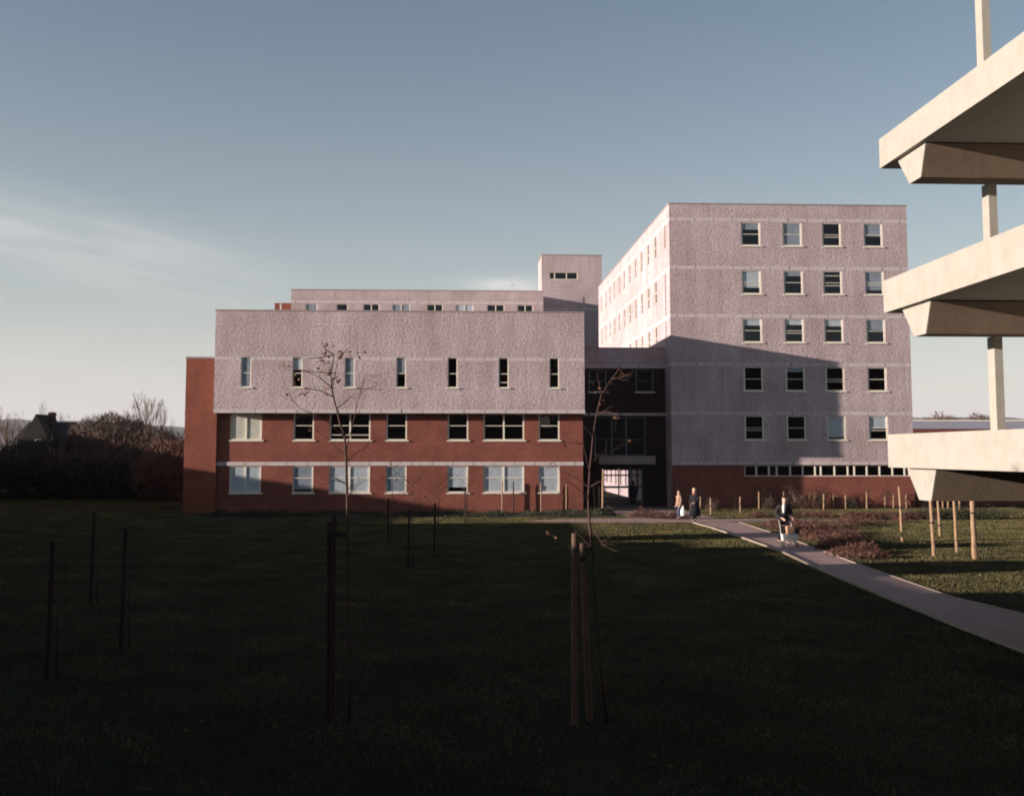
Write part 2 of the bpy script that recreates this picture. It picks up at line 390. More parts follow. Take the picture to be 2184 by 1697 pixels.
for i in range(len(PL) - 2):
    (x0, y0), (x1, y1) = PL[i], PL[i + 1]
    km.hexa([(x0 - .06, y0, 0), (x0, y0, 0), (x1, y1, 0), (x1 - .06, y1, 0), (x0 - .06, y0, .07), (x0, y0, .07), (x1, y1, .07), (x1 - .06, y1, .07)])
for i in range(len(PR) - 2):
    (x0, y0), (x1, y1) = PR[i], PR[i + 1]
    km.hexa([(x0, y0, 0), (x0 + .05, y0, 0), (x1 + .05, y1, 0), (x1, y1, 0), (x0, y0, .04), (x0 + .05, y0, .04), (x1 + .05, y1, .04), (x1, y1, .04)])
tag(km.build('kerb', 'kerb_stone'), kind='structure')
bm_ = MB(); bm_.quad((-15.2, 63.3, .008), (9.2, 63.6, .008), (9.3, 69.19, .008), (-15.2, 69.19, .008))
tag(bm_.build('planting_bed', 'soil'), kind='structure')

# ------------------------------------------------------------------ low block (pebbledash box over red brick)
YB, YO = 69.2, 68.5
blk = thing('two_tone_block', 'low flat-roofed block, windowed pebbledash upper box overhanging two red brick storeys', 'building', (-3.6, YO, 0))
slot = [(-13.48, -12.85), (-10.33, -9.72), (-7.12, -6.50), (-3.93, -3.33), (-.75, -.14), (2.43, 3.05), (5.60, 6.21)]
wup = MB(); facade(wup, 'y', YO, -15.1, 7.8, 6.35, 12.45, [(a, c, 7.72, 9.58) for a, c in slot], .2)
shell(wup, -15.1, 7.8, YO, 84, 6.35, 12.45, 'f')
wup.build('pebbledash_wall', 'pebbledash', blk)
c = MB(); c.box(-15.13, 7.83, YO - .03, 84.03, 12.45, 12.53); c.build('coping', 'coping_stone', blk)
r = MB(); r.box(-15.0, 7.7, YO + .3, 83.8, 12.0, 12.2); r.build('roof', 'roof_felt', blk)
s = MB(); s.box(-15.12, 7.82, YO - .02, YB + .02, 6.13, 6.35); s.build('concrete_edge_beam', 'pale_concrete', blk)
s = MB()
for i, (a, c2) in enumerate([(-15.1, slot[0][0])] + [(slot[k][1], slot[k + 1][0]) for k in range(6)] + [(slot[6][1], 7.8)]): s.box(a, c2, YO - .003, YO + .1, 9.40, 9.60)
s.build('floor_band', 'pale_concrete', blk)
redw = [(-14.20, -12.26, 2), (-10.32, -9.05, 1), (-8.08, -5.55, 2), (-4.57, -3.28, 1), (-.75, .55, 1), (1.49, 4.06, 2), (4.96, 6.29, 1)]
holes = [(a, c2, 4.47, 6.12) for a, c2, _ in redw] + [(a, c2, 1.22, 2.87) for a, c2, _ in redw]
wb = MB(); facade(wb, 'y', YB, -15.0, 7.75, 0, 6.13, holes, .2); shell(wb, -15.0, 7.75, YB, 83.9, 0, 6.13, 'f')
wb.build('brick_wall', 'red_brick', blk)
s = MB(); s.box(-15.04, 7.78, YB - .035, YB - .003, 2.90, 3.13); s.build('floor_band', 'pale_concrete', blk)
slabs(blk, -14.9, 7.6, YB + .5, 83.7, [3.0, 6.4, 9.8]); inner_wall(blk, -14.9, 7.6, YB + 4.5, YB + 4.6, .1, 12.0)
for i, (a, c2) in enumerate(slot):
    bl = {0: ('blue_blind', 1), 1: ('curtain', .42), 2: ('blue_blind', 1), 3: ('blue_blind', .5)}.get(i)
    window(blk, 'y', YO, a, c2, 7.72, 9.58, trans=(.47,) if i not in (5,) else (.47, .18), blind=bl and bl[0], bfrac=bl[1] if bl else 1, t=.06)
up = [('cream_blind', 1), None, None, ('blue_blind', .0), None, None, None]
dn = [('curtain', 1), ('blue_blind', .88), ('curtain', 1), ('blue_blind', 1), ('curtain', .80), ('curtain', 1), ('curtain', 1)]
for i, (a, c2, k) in enumerate(redw):
    for z0, z1, bl in ((4.47, 6.12, up[i]), (1.22, 2.87, dn[i])):
        tr = () if i == 0 else (.55,) if not (i == 2 and z0 > 4) else (.55, .2)
        window(blk, 'y', YB, a, c2, z0, z1, mull=(.5,) if k == 2 else (), trans=tr, blind=bl and bl[1] and bl[0], bfrac=bl[1] if bl else 1)

wing = thing('brick_wing', 'tall narrow orange-red brick wing at the left end of the pebbledash block', 'building', (-16, 69, 0))
q = MB(); q.box(-16.95, -15.0 - .004, 69.0, 84.5, 0, 9.52); q.build('brick_wall', 'orange_brick', wing)
q = MB(); q.box(-16.98, -15.0 - .002, 68.97, 84.53, 9.52, 9.63); q.build('coping', 'coping_stone', wing)
q = MB(); q.box(-16.975, -15.15, 68.985, 68.996, 6.12, 6.2); q.build('brick_course', 'orange_brick', wing)

# ------------------------------------------------------------------ tall block
YT, XT = 73.0, 14.12
tall = thing('tall_block', 'tall six-storey pebbledash block with rows of square windows above a red brick base', 'building', (22.3, YT, 0))
cols = [(19.04, 20.36), (21.90, 23.22), (24.62, 25.92), (27.50, 28.80)]
bands = [2.98, 6.32, 9.60, 12.87, 16.15, 19.45]
rows = [(b_ - 1.78, b_ - .17) for b_ in bands[1:]]
wt = MB(); facade(wt, 'y', YT, XT, 30.5, 2.9, 20.5, [(a, c2, z0, z1) for a, c2 in cols for z0, z1 in rows], .2)
YE = 111.0
sidew = [(77.95 + 3.02 * i, 78.85 + 3.02 * i) for i in range(11)]
shol = [(a, c2, z0, z1) for a, c2 in sidew for z0, z1 in rows]
shol += [(74.35, 74.75, z, z + 1.55) for z in (17.75,)] + [(74.35, 74.75, b_ + .15, b_ + 3.05) for b_ in bands[:5] if b_ < 16]
facade(wt, 'x', XT, YT, YE, 0.0, 20.5, shol + [(a, c2, .9, 2.4) for a, c2 in sidew], .2)
shell(wt, XT, 30.5, YT, YE, 2.9, 20.5, 'fl')
wt.build('pebbledash_wall', 'pebbledash', tall)
for h in shol[len(sidew) * 5:]: q = MB(); q.box(XT + .10, XT + .2, h[0], h[1], h[2], h[3]); q.build('brick_panel', 'red_brick', tall)
c = MB(); c.box(XT - .03, 30.53, YT - .03, YE + .03, 20.5, 20.58); c.build('coping', 'coping_stone', tall)
r = MB(); r.box(XT + .1, 30.4, YT + .2, YE - .2, 20.1, 20.25); r.build('roof', 'roof_felt', tall)
for jx in (17.75, 24.1): q = MB(); q.box(jx, jx + .045, YT - .0025, YT + .05, 3.1, 9.49); q.build('joint_strip', 'pale_concrete', tall)
for b_ in bands:
    s = MB(); s.box(XT - .002, 30.502, YT - .004, YT + .1, b_ - .10, b_ + .11); s.build('floor_band', 'pale_concrete', tall)
for b_ in bands[1:]:
    s = MB(); s.box(XT - .004, XT + .1, YT + .11, YE, b_ - .10, b_ + .11); s.build('floor_band', 'pale_concrete', tall)
wb = MB(); facade(wb, 'y', YT + .04, XT, 30.5, 0, 2.88, [(19.0, 30.23, 2.12, 2.84)], .2); shell(wb, XT + .05, 30.5, YT + .04, YE, 0, 2.88, 'fl')
wb.build('brick_wall', 'red_brick', tall)
slabs(tall, XT + .4, 30.3, YT + .6, YE - .3, [3.0, 6.3, 9.6, 12.9, 16.2]); inner_wall(tall, XT + .4, 30.3, YT + 5.2, YT + 5.3, .1, 20); inner_wall(tall, XT + 5.2, XT + 5.3, YT + 5.4, YE - .4, .1, 20)
# blinds read row by row from the top: (material, drop)
bt = {(4, 0): ('blue_blind', .3), (4, 1): ('blue_blind', 1), (4, 3): ('blue_blind', .55), (3, 0): ('curtain', .72), (3, 1): ('blue_blind', .22), (3, 3): ('blue_blind', .8),
      (2, 0): ('curtain', .28), (2, 1): ('curtain', .25), (2, 2): ('curtain', .3), (2, 3): ('blue_blind', .45), (1, 1): ('blue_blind', .2), (0, 2): ('curtain', .88), (0, 3): ('curtain', .5)}
for j, (z0, z1) in enumerate(rows):
    for i, (a, c2) in enumerate(cols):
        bl = bt.get((j, i)); tr = (.5,) if (i + j) % 3 else (.5, .40)
        if (j, i) in ((3, 2),): tr = (.5, .38, .8)
        window(tall, 'y', YT, a, c2, z0, z1, trans=tr, blind=bl and bl[0], bfrac=bl[1] if bl else 1, t=.10, bar=.04)
for a, c2 in sidew:
    for z0, z1 in rows: window(tall, 'x', XT, a, c2, z0, z1, trans=(.5,), t=.07, sill=False)
mus = [19.81, 20.66, 21.19, 22.1, 22.95, 23.79, 24.18, 25.11, 26.01, 26.46, 27.31, 28.18, 29.06, 29.89]
window(tall, 'y', YT + .04, 19.0, 30.23, 2.12, 2.84, mull=[(u - 19.0) / 11.23 for u in mus], sill=False, depth=.10, t=.07)

# ------------------------------------------------------------------ link between the blocks, with the entrance
YL = 75.0
link = thing('entrance_link', 'shaded three-storey brick and glass link with the entrance doors between both blocks', 'building', (11, YL, 0))
q = MB(); facade(q, 'y', YL, 7.76, 14.1, 9.45, 10.82, (), .2); shell(q, 7.76, 14.1, YL, 81, 9.45, 10.82, 'fr'); q.build('pebbledash_wall', 'pebbledash', link)
q = MB(); q.box(7.78, 14.1, YL - .03, 81, 10.82, 10.90); q.build('coping', 'coping_stone', link)
for z in (9.50, 6.22): q = MB(); q.box(7.77, 14.1, YL - .02, YL - .003, z, z + .18); q.build('floor_band', 'pale_concrete', link)
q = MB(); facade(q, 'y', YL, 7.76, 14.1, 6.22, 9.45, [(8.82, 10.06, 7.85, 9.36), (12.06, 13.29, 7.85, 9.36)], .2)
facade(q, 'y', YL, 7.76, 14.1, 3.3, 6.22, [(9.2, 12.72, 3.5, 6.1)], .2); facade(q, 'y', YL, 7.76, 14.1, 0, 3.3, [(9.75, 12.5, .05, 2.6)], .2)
q.build('brick_wall', 'shade_dark_brick', link)
q = MB(); shell(q, 7.76, 14.1, YL, 81, 3.2, 9.45, 'flr'); facade(q, 'y', 81.0, 7.76, 14.1, 0, 3.2, [(9.3, 13.6, .05, 2.7)], .2); q.build('rear_wall', 'shade_dark_brick', link)
slabs(link, 7.8, 14.05, YL + .4, 80.8, [3.0, 6.2, 9.7]); inner_wall(link, 7.8, 14.05, 79, 79.1, 3.3, 10.6)
for a, c2 in ((8.82, 10.06), (12.06, 13.29)): window(link, 'y', YL, a, c2, 7.85, 9.36, trans=(.5,), frame='blue_grey_frame')
window(link, 'y', YL, 9.2, 12.72, 3.5, 6.1, mull=(.34, .62), trans=(.42,), frame='blue_grey_frame', sill=False)
q = MB(); q.box(9.38, 13.2, YL - 1.0, YL - .03, 2.92, 3.48); q.build('canopy', 'coping_stone', link)
f = MB()
for u in (9.78, 10.85, 11.6, 12.46): f.box(u - .04, u + .04, YL + .06, YL + .14, .05, 2.58)
for u0, u1 in ((9.82, 10.81), (10.89, 11.56), (11.64, 12.42)):
    for z in (.05, .42, 1.3, 2.12, 2.5): f.box(u0, u1, YL + .065, YL + .135, z, z + (.1 if z != 1.3 else .14))
dr = f.build('entrance_door', 'blue_grey_frame', link)
p = MB(); p.quad((9.8, YL + .10, .1), (12.44, YL + .10, .1), (12.44, YL + .10, 2.55), (9.8, YL + .10, 2.55)); p.build('pane', 'glass', dr)
h = MB(); h.tube([(10.98, YL, 1.0), (10.98, YL, 1.25)], [.02, .02]); h.tube([(11.5, YL, 1.0), (11.5, YL, 1.25)], [.02, .02]); h.build('door_handle', 'metal', dr)

# ------------------------------------------------------------------ rear block, stair tower, far brick box
YR = 116.0
rear = thing('rear_block', 'long pale pebbledash block whose top row of windows shows above the roof in front', 'building', (-4.5, YR, 0))
rw = [(-16.23, -15.0), (-13.0, -11.8), (-10.2, -8.5), (-7.15, -5.25), (-3.5, -1.8), (-.45, 1.44), (2.85, 4.72), (6.07, 7.76)]
q = MB(); facade(q, 'y', YR, -17.75, 8.85, 0, 20.75, [(a, c2, 17.75, 19.32) for a, c2 in rw], .2); shell(q, -17.75, 8.85, YR, 121.5, 0, 20.75, 'f')
q.build('pebbledash_wall', 'pebbledash', rear)
q = MB(); q.box(-17.8, 8.9, YR - .03, 121.5, 20.75, 20.86); q.build('coping', 'coping_stone', rear)
q = MB(); q.box(-17.752, 8.852, YR - .004, YR + .1, 19.40, 19.66); q.build('floor_band', 'pale_concrete', rear)
inner_wall(rear, -17.6, 8.7, YR + 3, YR + 3.1, 16, 20.4); slabs(rear, -17.6, 8.7, YR + .5, 121.3, [16.6])
for i, (a, c2) in enumerate(rw):
    bl = {0: 'blue_blind', 3: 'blue_blind', 4: None, 5: 'curtain'}.get(i)
    window(rear, 'y', YR, a, c2, 17.75, 19.32, mull=(.5,) if i > 1 else (), blind=bl, sill=False, t=.09)
st = thing('stair_tower', 'square pebbledash stair tower rising above all roofs, with one strip window', 'building', (12, 120, 0))
q = MB(); facade(q, 'y', 120, 8.98, 15.64, 0, 25.4, [(9.85, 12.97, 22.72, 23.50)], .2); shell(q, 8.98, 15.64, 120, 125, 0, 25.4, 'f')
q.build('pebbledash_wall', 'pebbledash', st)
q = MB(); q.box(8.94, 15.68, 119.96, 125, 25.4, 25.5); q.build('coping', 'coping_stone', st)
q = MB(); q.box(8.99, 15.64, 119.995, 120.1, 19.35, 19.6); q.build('floor_band', 'pale_concrete', st)
window(st, 'y', 120, 9.85, 12.97, 22.72, 23.50, mull=(.18, .6), sill=False, t=.08)
inner_wall(st, 9.2, 15.4, 122, 122.1, 21, 25)
q = MB(); q.tube([(5.7, 118, 20.9), (5.7, 118, 22.1)], [.035, .02]); q.tube([(5.4, 118, 21.7), (6.0, 118, 21.8)], [.02, .02]); tag(q.build('roof_aerial', 'metal'), 'thin metal aerial on the roof of the long rear block', 'aerial')
bb = thing('roof_housing', 'small red brick rooftop housing with a pale stripe behind the left block', 'building', (-19, 121, 0))
q = MB(); q.box(-20.3, -17.9, 121, 123, 0, 20.05); q.build('brick_wall', 'orange_brick', bb)
q = MB(); q.box(-19.75, -19.55, 120.99, 121.05, 19, 20.0); q.build('pale_stripe', 'pale_concrete', bb)

# ------------------------------------------------------------------ concrete deck building on the right
deck = thing('deck_building', 'cream concrete building with three projecting decks on tapered beams at the right edge', 'building', (11, 20, 0))
XD, YD = 9.45, 24.0
q = MB(); q.box(14.7, 22.0, 4, 24.0, 2.74, 15.5); q.build('wall', 'deck_concrete', deck)
for z in (4.3, 7.6, 11.0):
    for y in (6.0, 9.5, 13.0, 16.5, 20.0): window(deck, 'x', 14.69, y, y + 2.2, z, z + 1.6, depth=-.02, mull=(.5,), sill=False)
for y in (10.6, 16.6, 22.6):
    for z0, z1 in ((4.105, 6.14), (7.525, 9.42), (10.755, 15.4)):
        q = MB(); q.box(11.24, 11.42, y, y + .3, z0, z1); q.build('column', 'deck_concrete', deck)
    q = MB(); q.hexa([(15.3, y - .3, 0), (15.9, y - .3, 0), (15.9, y + .3, 0), (15.3, y + .3, 0), (15.1, y - .4, 2.73), (16.1, y - .4, 2.73), (16.1, y + .4, 2.73), (15.1, y + .4, 2.73)]); q.build('column', 'shade_toned_concrete', deck)
for k, (zb, zt) in enumerate(((3.38, 4.10), (6.80, 7.52), (10.08, 10.75))):
    q = MB(); q.box(XD, 14.695, 5, YD, zb, zt)
    d = q.build('deck', 'deck_concrete', deck)
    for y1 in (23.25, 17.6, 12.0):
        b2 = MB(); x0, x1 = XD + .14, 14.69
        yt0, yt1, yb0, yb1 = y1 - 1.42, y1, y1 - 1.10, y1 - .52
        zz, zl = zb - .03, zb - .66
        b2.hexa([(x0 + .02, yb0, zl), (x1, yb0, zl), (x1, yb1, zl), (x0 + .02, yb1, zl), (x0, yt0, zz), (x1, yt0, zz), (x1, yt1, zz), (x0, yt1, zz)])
        b2.build('beam', 'shade_toned_concrete', deck)
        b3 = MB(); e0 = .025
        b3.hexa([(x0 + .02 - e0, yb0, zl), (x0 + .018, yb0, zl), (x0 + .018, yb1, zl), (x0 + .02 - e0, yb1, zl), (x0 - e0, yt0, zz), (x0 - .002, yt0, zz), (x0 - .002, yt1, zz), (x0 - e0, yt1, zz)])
        b3.build('sunlit_beam_end', 'deck_concrete', deck)  # cap added to give the end face its sunlit tone
# ------------------------------------------------------------------ things at the right, behind
low = thing('low_roofed_building', 'distant low building with a grey sloping roof and brown fascia behind the decks', 'building', (75, 156, 0))
q = MB(); q.box(53, 118, 156, 168, 0, 6.4); q.build('wall', 'red_brick', low)
q = MB(); q.hexa([(52.5, 155.4, 7.0), (118, 155.4, 7.0), (118, 163, 8.35), (52.5, 163, 8.35), (52.5, 155.4, 7.1), (118, 155.4, 7.1), (118, 163, 8.45), (52.5, 163, 8.45)]); q.build('roof', 'light_slate', low)
q = MB(); q.box(52.5, 118, 155.3, 155.39, 6.4, 7.12); q.build('fascia', 'brown_leather', low)
q = MB(); q.box(52.5, 118, 162.9, 163.3, 8.45, 8.62); q.build('ridge', 'white_frame', low)
ann = thing('dark_annexe', 'dark single-storey brick annexe in shade right of the tall block', 'building', (38, 77, 0))
q = MB(); q.box(30.52, 62, 77, 84, 0, 2.5); q.build('brick_wall', 'red_brick', ann)
q = MB(); q.box(30.52, 62.3, 74.5, 84.3, 2.5, 2.75); q.build('roof', 'roof_felt', ann)
for x in (36, 41, 46): window(ann, 'y', 76.9, x, x + 2.5, .4, 1.9, mull=(.5,), sill=False, frame='blue_grey_frame')

# the neighbour whose shadow lies over the lawn (left of the view), roof steps and added rooftop boxes shaped for the shadow bands
nb = thing('neighbouring_block', 'long low flat-roofed brick block beyond the left edge, shading the near lawn', 'building', (-31, 0, 0))
def solid(parent, name, mat, x0, x1, prof):        # one closed block with a stepped roofline along y
    q = MB(); pts = [(prof[0][0], 0)]
    for y0, y1, h in prof: pts += [(y0, h), (y1, h)]
    pts.append((prof[-1][1], 0)); k = len(pts)
    q.v = [(x1, y, z) for y, z in pts] + [(x0, y, z) for y, z in pts]
    q.f = [tuple(range(k)), tuple(range(2 * k - 1, k - 1, -1))] + [(i, i + k, (i + 1) % k + k, (i + 1) % k) for i in range(k)]
    return q.build(name, mat, parent)
solid(nb, 'brick_wall', 'red_brick', -38, -24, [(-60, 18.7, 6.36), (18.7, 25.3, 5.72), (25.3, 34.0, 5.56), (34.0, 37.5, 5.2), (37.5, 50.6, 4.70)])
for y0, y1, h in ((23.6, 26.3, 6.8), (31.6, 33.0, 7.2), (38.5, 40.4, 6.67)):  # boxes added to cast shadow bands over path and grass
    q = MB(); q.box(-28, -24.02, y0, y1, 5.73 if y0 < 26 else 5.57 if y0 < 34 else 4.71, h); q.build('shadow_band_box', 'render_wall', nb)
for z in (1.0, 3.6):
    for y in (0, 6, 12, 22, 28, 36, 44): window(nb, 'x', -23.99, y, y + 1.6, z, z + 1.1, depth=-.03, trans=(.5,), sill=False, t=.06)
nb2 = thing('outlying_block', 'second low brick block beyond the left edge, shading the hedge and far path', 'building', (-52, 72, 0))
solid(nb2, 'brick_wall', 'red_brick', -60, -44, [(46, 53.5, 6.36), (53.5, 101, 6.99)])
for z in (1.2, 4.4):
    for y in (50, 58, 66, 74, 82, 90): window(nb2, 'x', -43.99, y, y + 1.6, z, z + 1.2, depth=-.03, trans=(.5,), sill=False, t=.06)

hb = thing('behind_camera_blocker', 'unseen brick block added behind the camera to dim reflections and sky light', 'building', (20, -14, 0))  # unseen block, added to darken window reflections and cut sky fill
q = MB(); q.box(-30, 75, -30, -14, 0, 18); q.build('brick_wall', 'red_brick', hb)
for z in (1.2, 4.5, 7.8, 11.1, 14.4):
    for x in range(-26, 72, 9): window(hb, 'y', -13.98, x, x + 2.4, z, z + 1.5, depth=-.02, sill=False)
# ------------------------------------------------------------------ vegetation helpers
rnd = random.Random(11)
def R(a, b_): return rnd.uniform(a, b_)
def leaf_quads(mb, c, n, spread, size, flat=.6):
    for _ in range(n):
        p = Vector(c) + Vector((R(-1, 1), R(-1, 1), R(-1, 1))) * spread
        a = Vector((R(-1, 1), R(-1, 1), R(-flat, flat))).normalized() * size * R(.6, 1.2)
        b_ = a.cross(Vector((R(-1, 1), R(-1, 1), R(-1, 1)))).normalized() * size * R(.35, .6)
        mb.quad(p - a, p + b_ * .9, p + a, p - b_)
def grow(mb, p, d, L, r, depth, spread=.5, twig=.012, upb=.12, tips=None, sides=5):
    n = 3; pts, rr = [Vector(p)], [r]
    for i in range(n):
        d = (d + Vector((R(-1, 1), R(-1, 1), R(-.6, 1))) * .14 + Vector((0, 0, upb * .3))).normalized()
        pts.append(pts[-1] + d * L / n); rr.append(max(twig * .7, r * (1 - .38 * (i + 1) / n)))
    mb.tube(pts, rr, sides if r > .05 else 3, cap=False)
    if depth == 0:
        if tips is not None: tips.append(pts[-1])
        return
    for k in range(rnd.choice((2, 3, 3))):
        q = pts[rnd.choice((1, 2, 3))] if k else pts[-1]
        nd = (d + Vector((R(-1, 1), R(-1, 1), R(-.4, .9))) * spread + Vector((0, 0, upb))).normalized()
        grow(mb, q, nd, L * R(.6, .82), rr[-1] * R(.6, .85), depth - 1, spread, twig, upb, tips, sides)
def twig_cloud(mb, c, rad, n, ln, w, gap=.25):
    c = Vector(c); sd_ = R(0, 99)
    for _ in range(n):
        while True:
            u = Vector((R(-1, 1), R(-1, 1), R(-1, 1)))
            if u.length < 1: break
        u = u.normalized() * (u.length ** .5)
        rr_ = 1 + .28 * mnoise.noise(u * 2.2 + Vector((sd_, 0, 0)))
        p = c + Vector((u.x * rad[0], u.y * rad[1], u.z * rad[2])) * rr_
        if mnoise.noise(p * (1.1 / max(rad)) * 3 + Vector((sd_, sd_, 0))) < -gap: continue
        d = (u * .8 + Vector((R(-1, 1), R(-1, 1), R(-.2, 1.2)))).normalized() * ln * R(.5, 1.3)
        s_ = d.cross(Vector((R(-1, 1), R(-1, 1), R(-1, 1)))).normalized() * w
        mb.quad(p - s_, p + s_, p + d)
def bare_tree(name, label, x, y, h, depth=5, group=None, r=None, fine=True):
    t = thing(name, label, 'tree', (x, y, 0), group)
    mt = MB(); r = r or h * .022; th = h * .28
    pts = [Vector((x, y, 0)), Vector((x + R(-.1, .1), y, th * .5)), Vector((x + R(-.2, .2), y + R(-.1, .1), th))]
    mt.tube(pts, [r * 1.3, r, r * .85], 8); mt.build('trunk', 'bark', t, True)
    mc = MB(); tips = []
    for k in range(5):
        a = k * 1.257 + R(-.4, .4)
        grow(mc, pts[-1] - Vector((0, 0, th * R(0, .4))), Vector((math.cos(a) * R(.25, .7), math.sin(a) * R(.25, .7), 1)).normalized(), h * R(.2, .27), r * .45, depth, .5, .013, .15, tips, 4)
    mc.build('crown', 'twig', t)
    return t
def bushy_tree(name, label, x, y, h, w, n, mat='twig', group=None, cat='tree', base=.25, ln=.55, wd=.03):
    t = thing(name, label, cat, (x, y, 0), group)
    mt = MB(); mt.tube([(x, y, 0), (x + .1, y, h * .3), (x, y, h * .6)], [h * .03, h * .022, h * .012], 7); 
    for k in range(7):
        a = k * .9 + R(0, .5); mt.tube([(x, y, h * R(.15, .4)), (x + math.cos(a) * w * .3, y + math.sin(a) * w * .3, h * R(.5, .7)), (x + math.cos(a) * w * .42, y + math.sin(a) * w * .4, h * R(.7, .9))], [h * .012, h * .008, .01], 4)
    mt.build('trunk', 'bark', t, True)
    mc = MB(); zc = h * (base + 1) / 2; twig_cloud(mc, (x, y, zc), (w / 2, w / 2, h * (1 - base) / 2), n, ln, wd)
    for k in range(4): twig_cloud(mc, (x + R(-.3, .3) * w, y + R(-.3, .3) * w, zc + R(-.25, .2) * h), (w * .28, w * .28, h * .2), n // 6, ln, wd)
    mc.build('crown', mat, t)
    return t

# left background, trees and hedge beyond the lawn
hg = thing('hedgerow', 'long dark overgrown hedge closing the lawn at the far left', 'hedge', (-45, 88, 0))
mh = MB()
for k in range(34):
    x = -55.5 + k * 1.0; y = 89 + R(-1, 1); h = 4.0 + 1.1 * mnoise.noise(Vector((x * .16, 3, 0))) + .4 * mnoise.noise(Vector((x * .7, 1, 0)))
    twig_cloud(mh, (x, y, h * .46), (1.5, 1.5, h * .52), 620, .4, .05, .6)
mh.build('foliage', 'evergreen', hg)
mh = MB()
for k in range(22): twig_cloud(mh, (-55.5 + k * 1.6, 87.8 + R(-.5, .5), R(2.6, 3.9)), (1.2, .9, .9), 210, .45, .025, .4)
mh.build('bare_growth', 'twig_red', hg)
bushy_tree('round_tree', 'rounded bare-twigged tree standing above the hedge left of the tall bare tree', at_y(236, 900, 97).x, 97, 7.0, 6.6, 9000, 'twig')
bare_tree('tall_bare_tree', 'tallest bare winter tree above the hedge, nearest the brick wing', at_y(318, 900, 98).x, 98, 8.7, 5)
bushy_tree('brown_thicket', 'brown leafless thicket at the foot of the tallest bare tree', at_y(322, 900, 95).x, 95, 5.7, 6.4, 7000, 'twig', cat='bush', base=.0)
bushy_tree('brown_thicket', 'brown leafless thicket touching the brick wing on its left', at_y(372, 900, 96).x, 96, 5.2, 6.0, 6000, 'twig', cat='bush', base=.0)
bushy_tree('brown_thicket', 'low reddish thicket between the house and the rounded tree', at_y(190, 900, 95).x, 95, 5.2, 6.0, 5500, 'twig_red', cat='bush', base=.0)
bushy_tree('brown_thicket', 'brown leafless thicket directly right of the rounded tree', at_y(276, 900, 96).x, 96, 5.4, 5.4, 5000, 'twig', cat='bush', base=.0)
bare_tree('small_bare_tree', 'smaller bare tree between the house and the rounded tree', at_y(206, 900, 101).x, 101, 7.2, 4)
bare_tree('small_bare_tree', 'faint spindly bare tree just right of the dark house', at_y(176, 900, 108).x, 108, 7.0, 4)
bare_tree('small_bare_tree', 'bare tree behind the chimney of the dark house', at_y(96, 900, 124).x, 124, 10.5, 4)
bare_tree('small_bare_tree', 'bare tree at the very left edge beside the dark house', at_y(20, 900, 108).x, 108, 8.5, 5)
bushy_tree('dark_thicket', 'dark evergreen thicket below the gable of the dark house', at_y(70, 900, 97).x, 97, 4.6, 7.5, 9000, 'evergreen', cat='bush', base=.0, ln=.4, wd=.06)
bushy_tree('dark_thicket', 'dark evergreen thicket right of the pale leaning pole', at_y(140, 900, 96).x, 96, 5.0, 6.5, 8000, 'evergreen', cat='bush', base=.0, ln=.4, wd=.06)
# sunlit rough growth behind the hedge by the wing
bushy_tree('brown_thicket', 'low sunlit bramble in front of the hedge beside the brick wing', at_y(376, 960, 86).x, 86, 4.6, 6.0, 5200, 'twig_red', cat='bush', base=.0)

hs = thing('dark_house', 'dark gabled house with a tall chimney at the far left', 'house', (-40, 112, 0))
xl, xr = at_y(60, 900, 112).x, at_y(140, 900, 112).x
xc = at_y(86, 900, 112).x
q = MB(); q.box(xl - 1, xr - .3, 112, 120, 0, 5.0)
q.build('wall', 'shade_dark_wall', hs)
q = MB(); q.hexa([(xl - 1.3, 111.7, 5.0), (xr, 111.7, 5.0), (xr, 120.3, 5.0), (xl - 1.3, 120.3, 5.0), (xl - 1.3, 115.6, 6.85), (xr - .5, 115.6, 6.85), (xr - .5, 116.4, 6.85), (xl - 1.3, 116.4, 6.85)]); q.build('roof', 'slate', hs)
q = MB(); gw = 1.5
for y in (110.8,):
    q.v += [(xc - gw, y, 0), (xc + gw, y, 0), (xc + gw, y, 4.6), (xc, y, 7.5), (xc - gw, y, 4.6), (xc - gw, y + 5, 0), (xc + gw, y + 5, 0), (xc + gw, y + 5, 4.6), (xc, y + 5, 7.5), (xc - gw, y + 5, 4.6)]
    q.f += [(0, 1, 2, 3, 4), (5, 9, 8, 7, 6), (0, 4, 9, 5), (1, 6, 7, 2), (2, 7, 8, 3), (4, 3, 8, 9)]
q.build('gable', 'shade_dark_wall', hs)
xk = at_y(108, 900, 113).x; q = MB(); q.box(xk - .24, xk + .24, 113, 113.8, 4.5, 7.75); q.box(xk - .29, xk + .29, 112.94, 113.86, 7.5, 7.62); q.build('chimney', 'shade_dark_brick', hs)
for px in (84, 98): a = at_y(px, 900, 110.8).x; window(hs, 'y', 110.79, a - .35, a + .35, 3.7, 5.0, depth=-.01, sill=False, blind=None, trans=(.5,), t=.07)
a = at_y(133, 900, 111.9).x; q = MB(); q.box(a - .3, a + .3, 111.7, 112.0, 3.4, 5.2); q.build('downpipe_box', 'kerb_stone', hs)
fl = at_y(109, 915, 96); q = MB(); q.tube([(fl.x - .2, 96, 2.0), (fl.x + .1, 96, 5.2)], [.09, .06]); tag(q.build('pale_pole', 'white_frame'), 'short pale leaning pole in front of the dark house', 'pole')
# background right, beyond the low roof
for k, (px, Y, h, lb) in enumerate(((2005, 190, 10.2, 'round brown tree left of centre over the distant sloping roof'), (2028, 195, 9.6, 'brown tree right of the other over the distant sloping roof'), (2088, 200, 10.6, 'brown tree at the right edge over the distant sloping roof'))):
    bushy_tree('distant_tree', lb, at_y(px, 890, Y).x, Y, h, 8, 2200, 'twig_red', 'trees behind the distant roof', ln=.9, wd=.07)

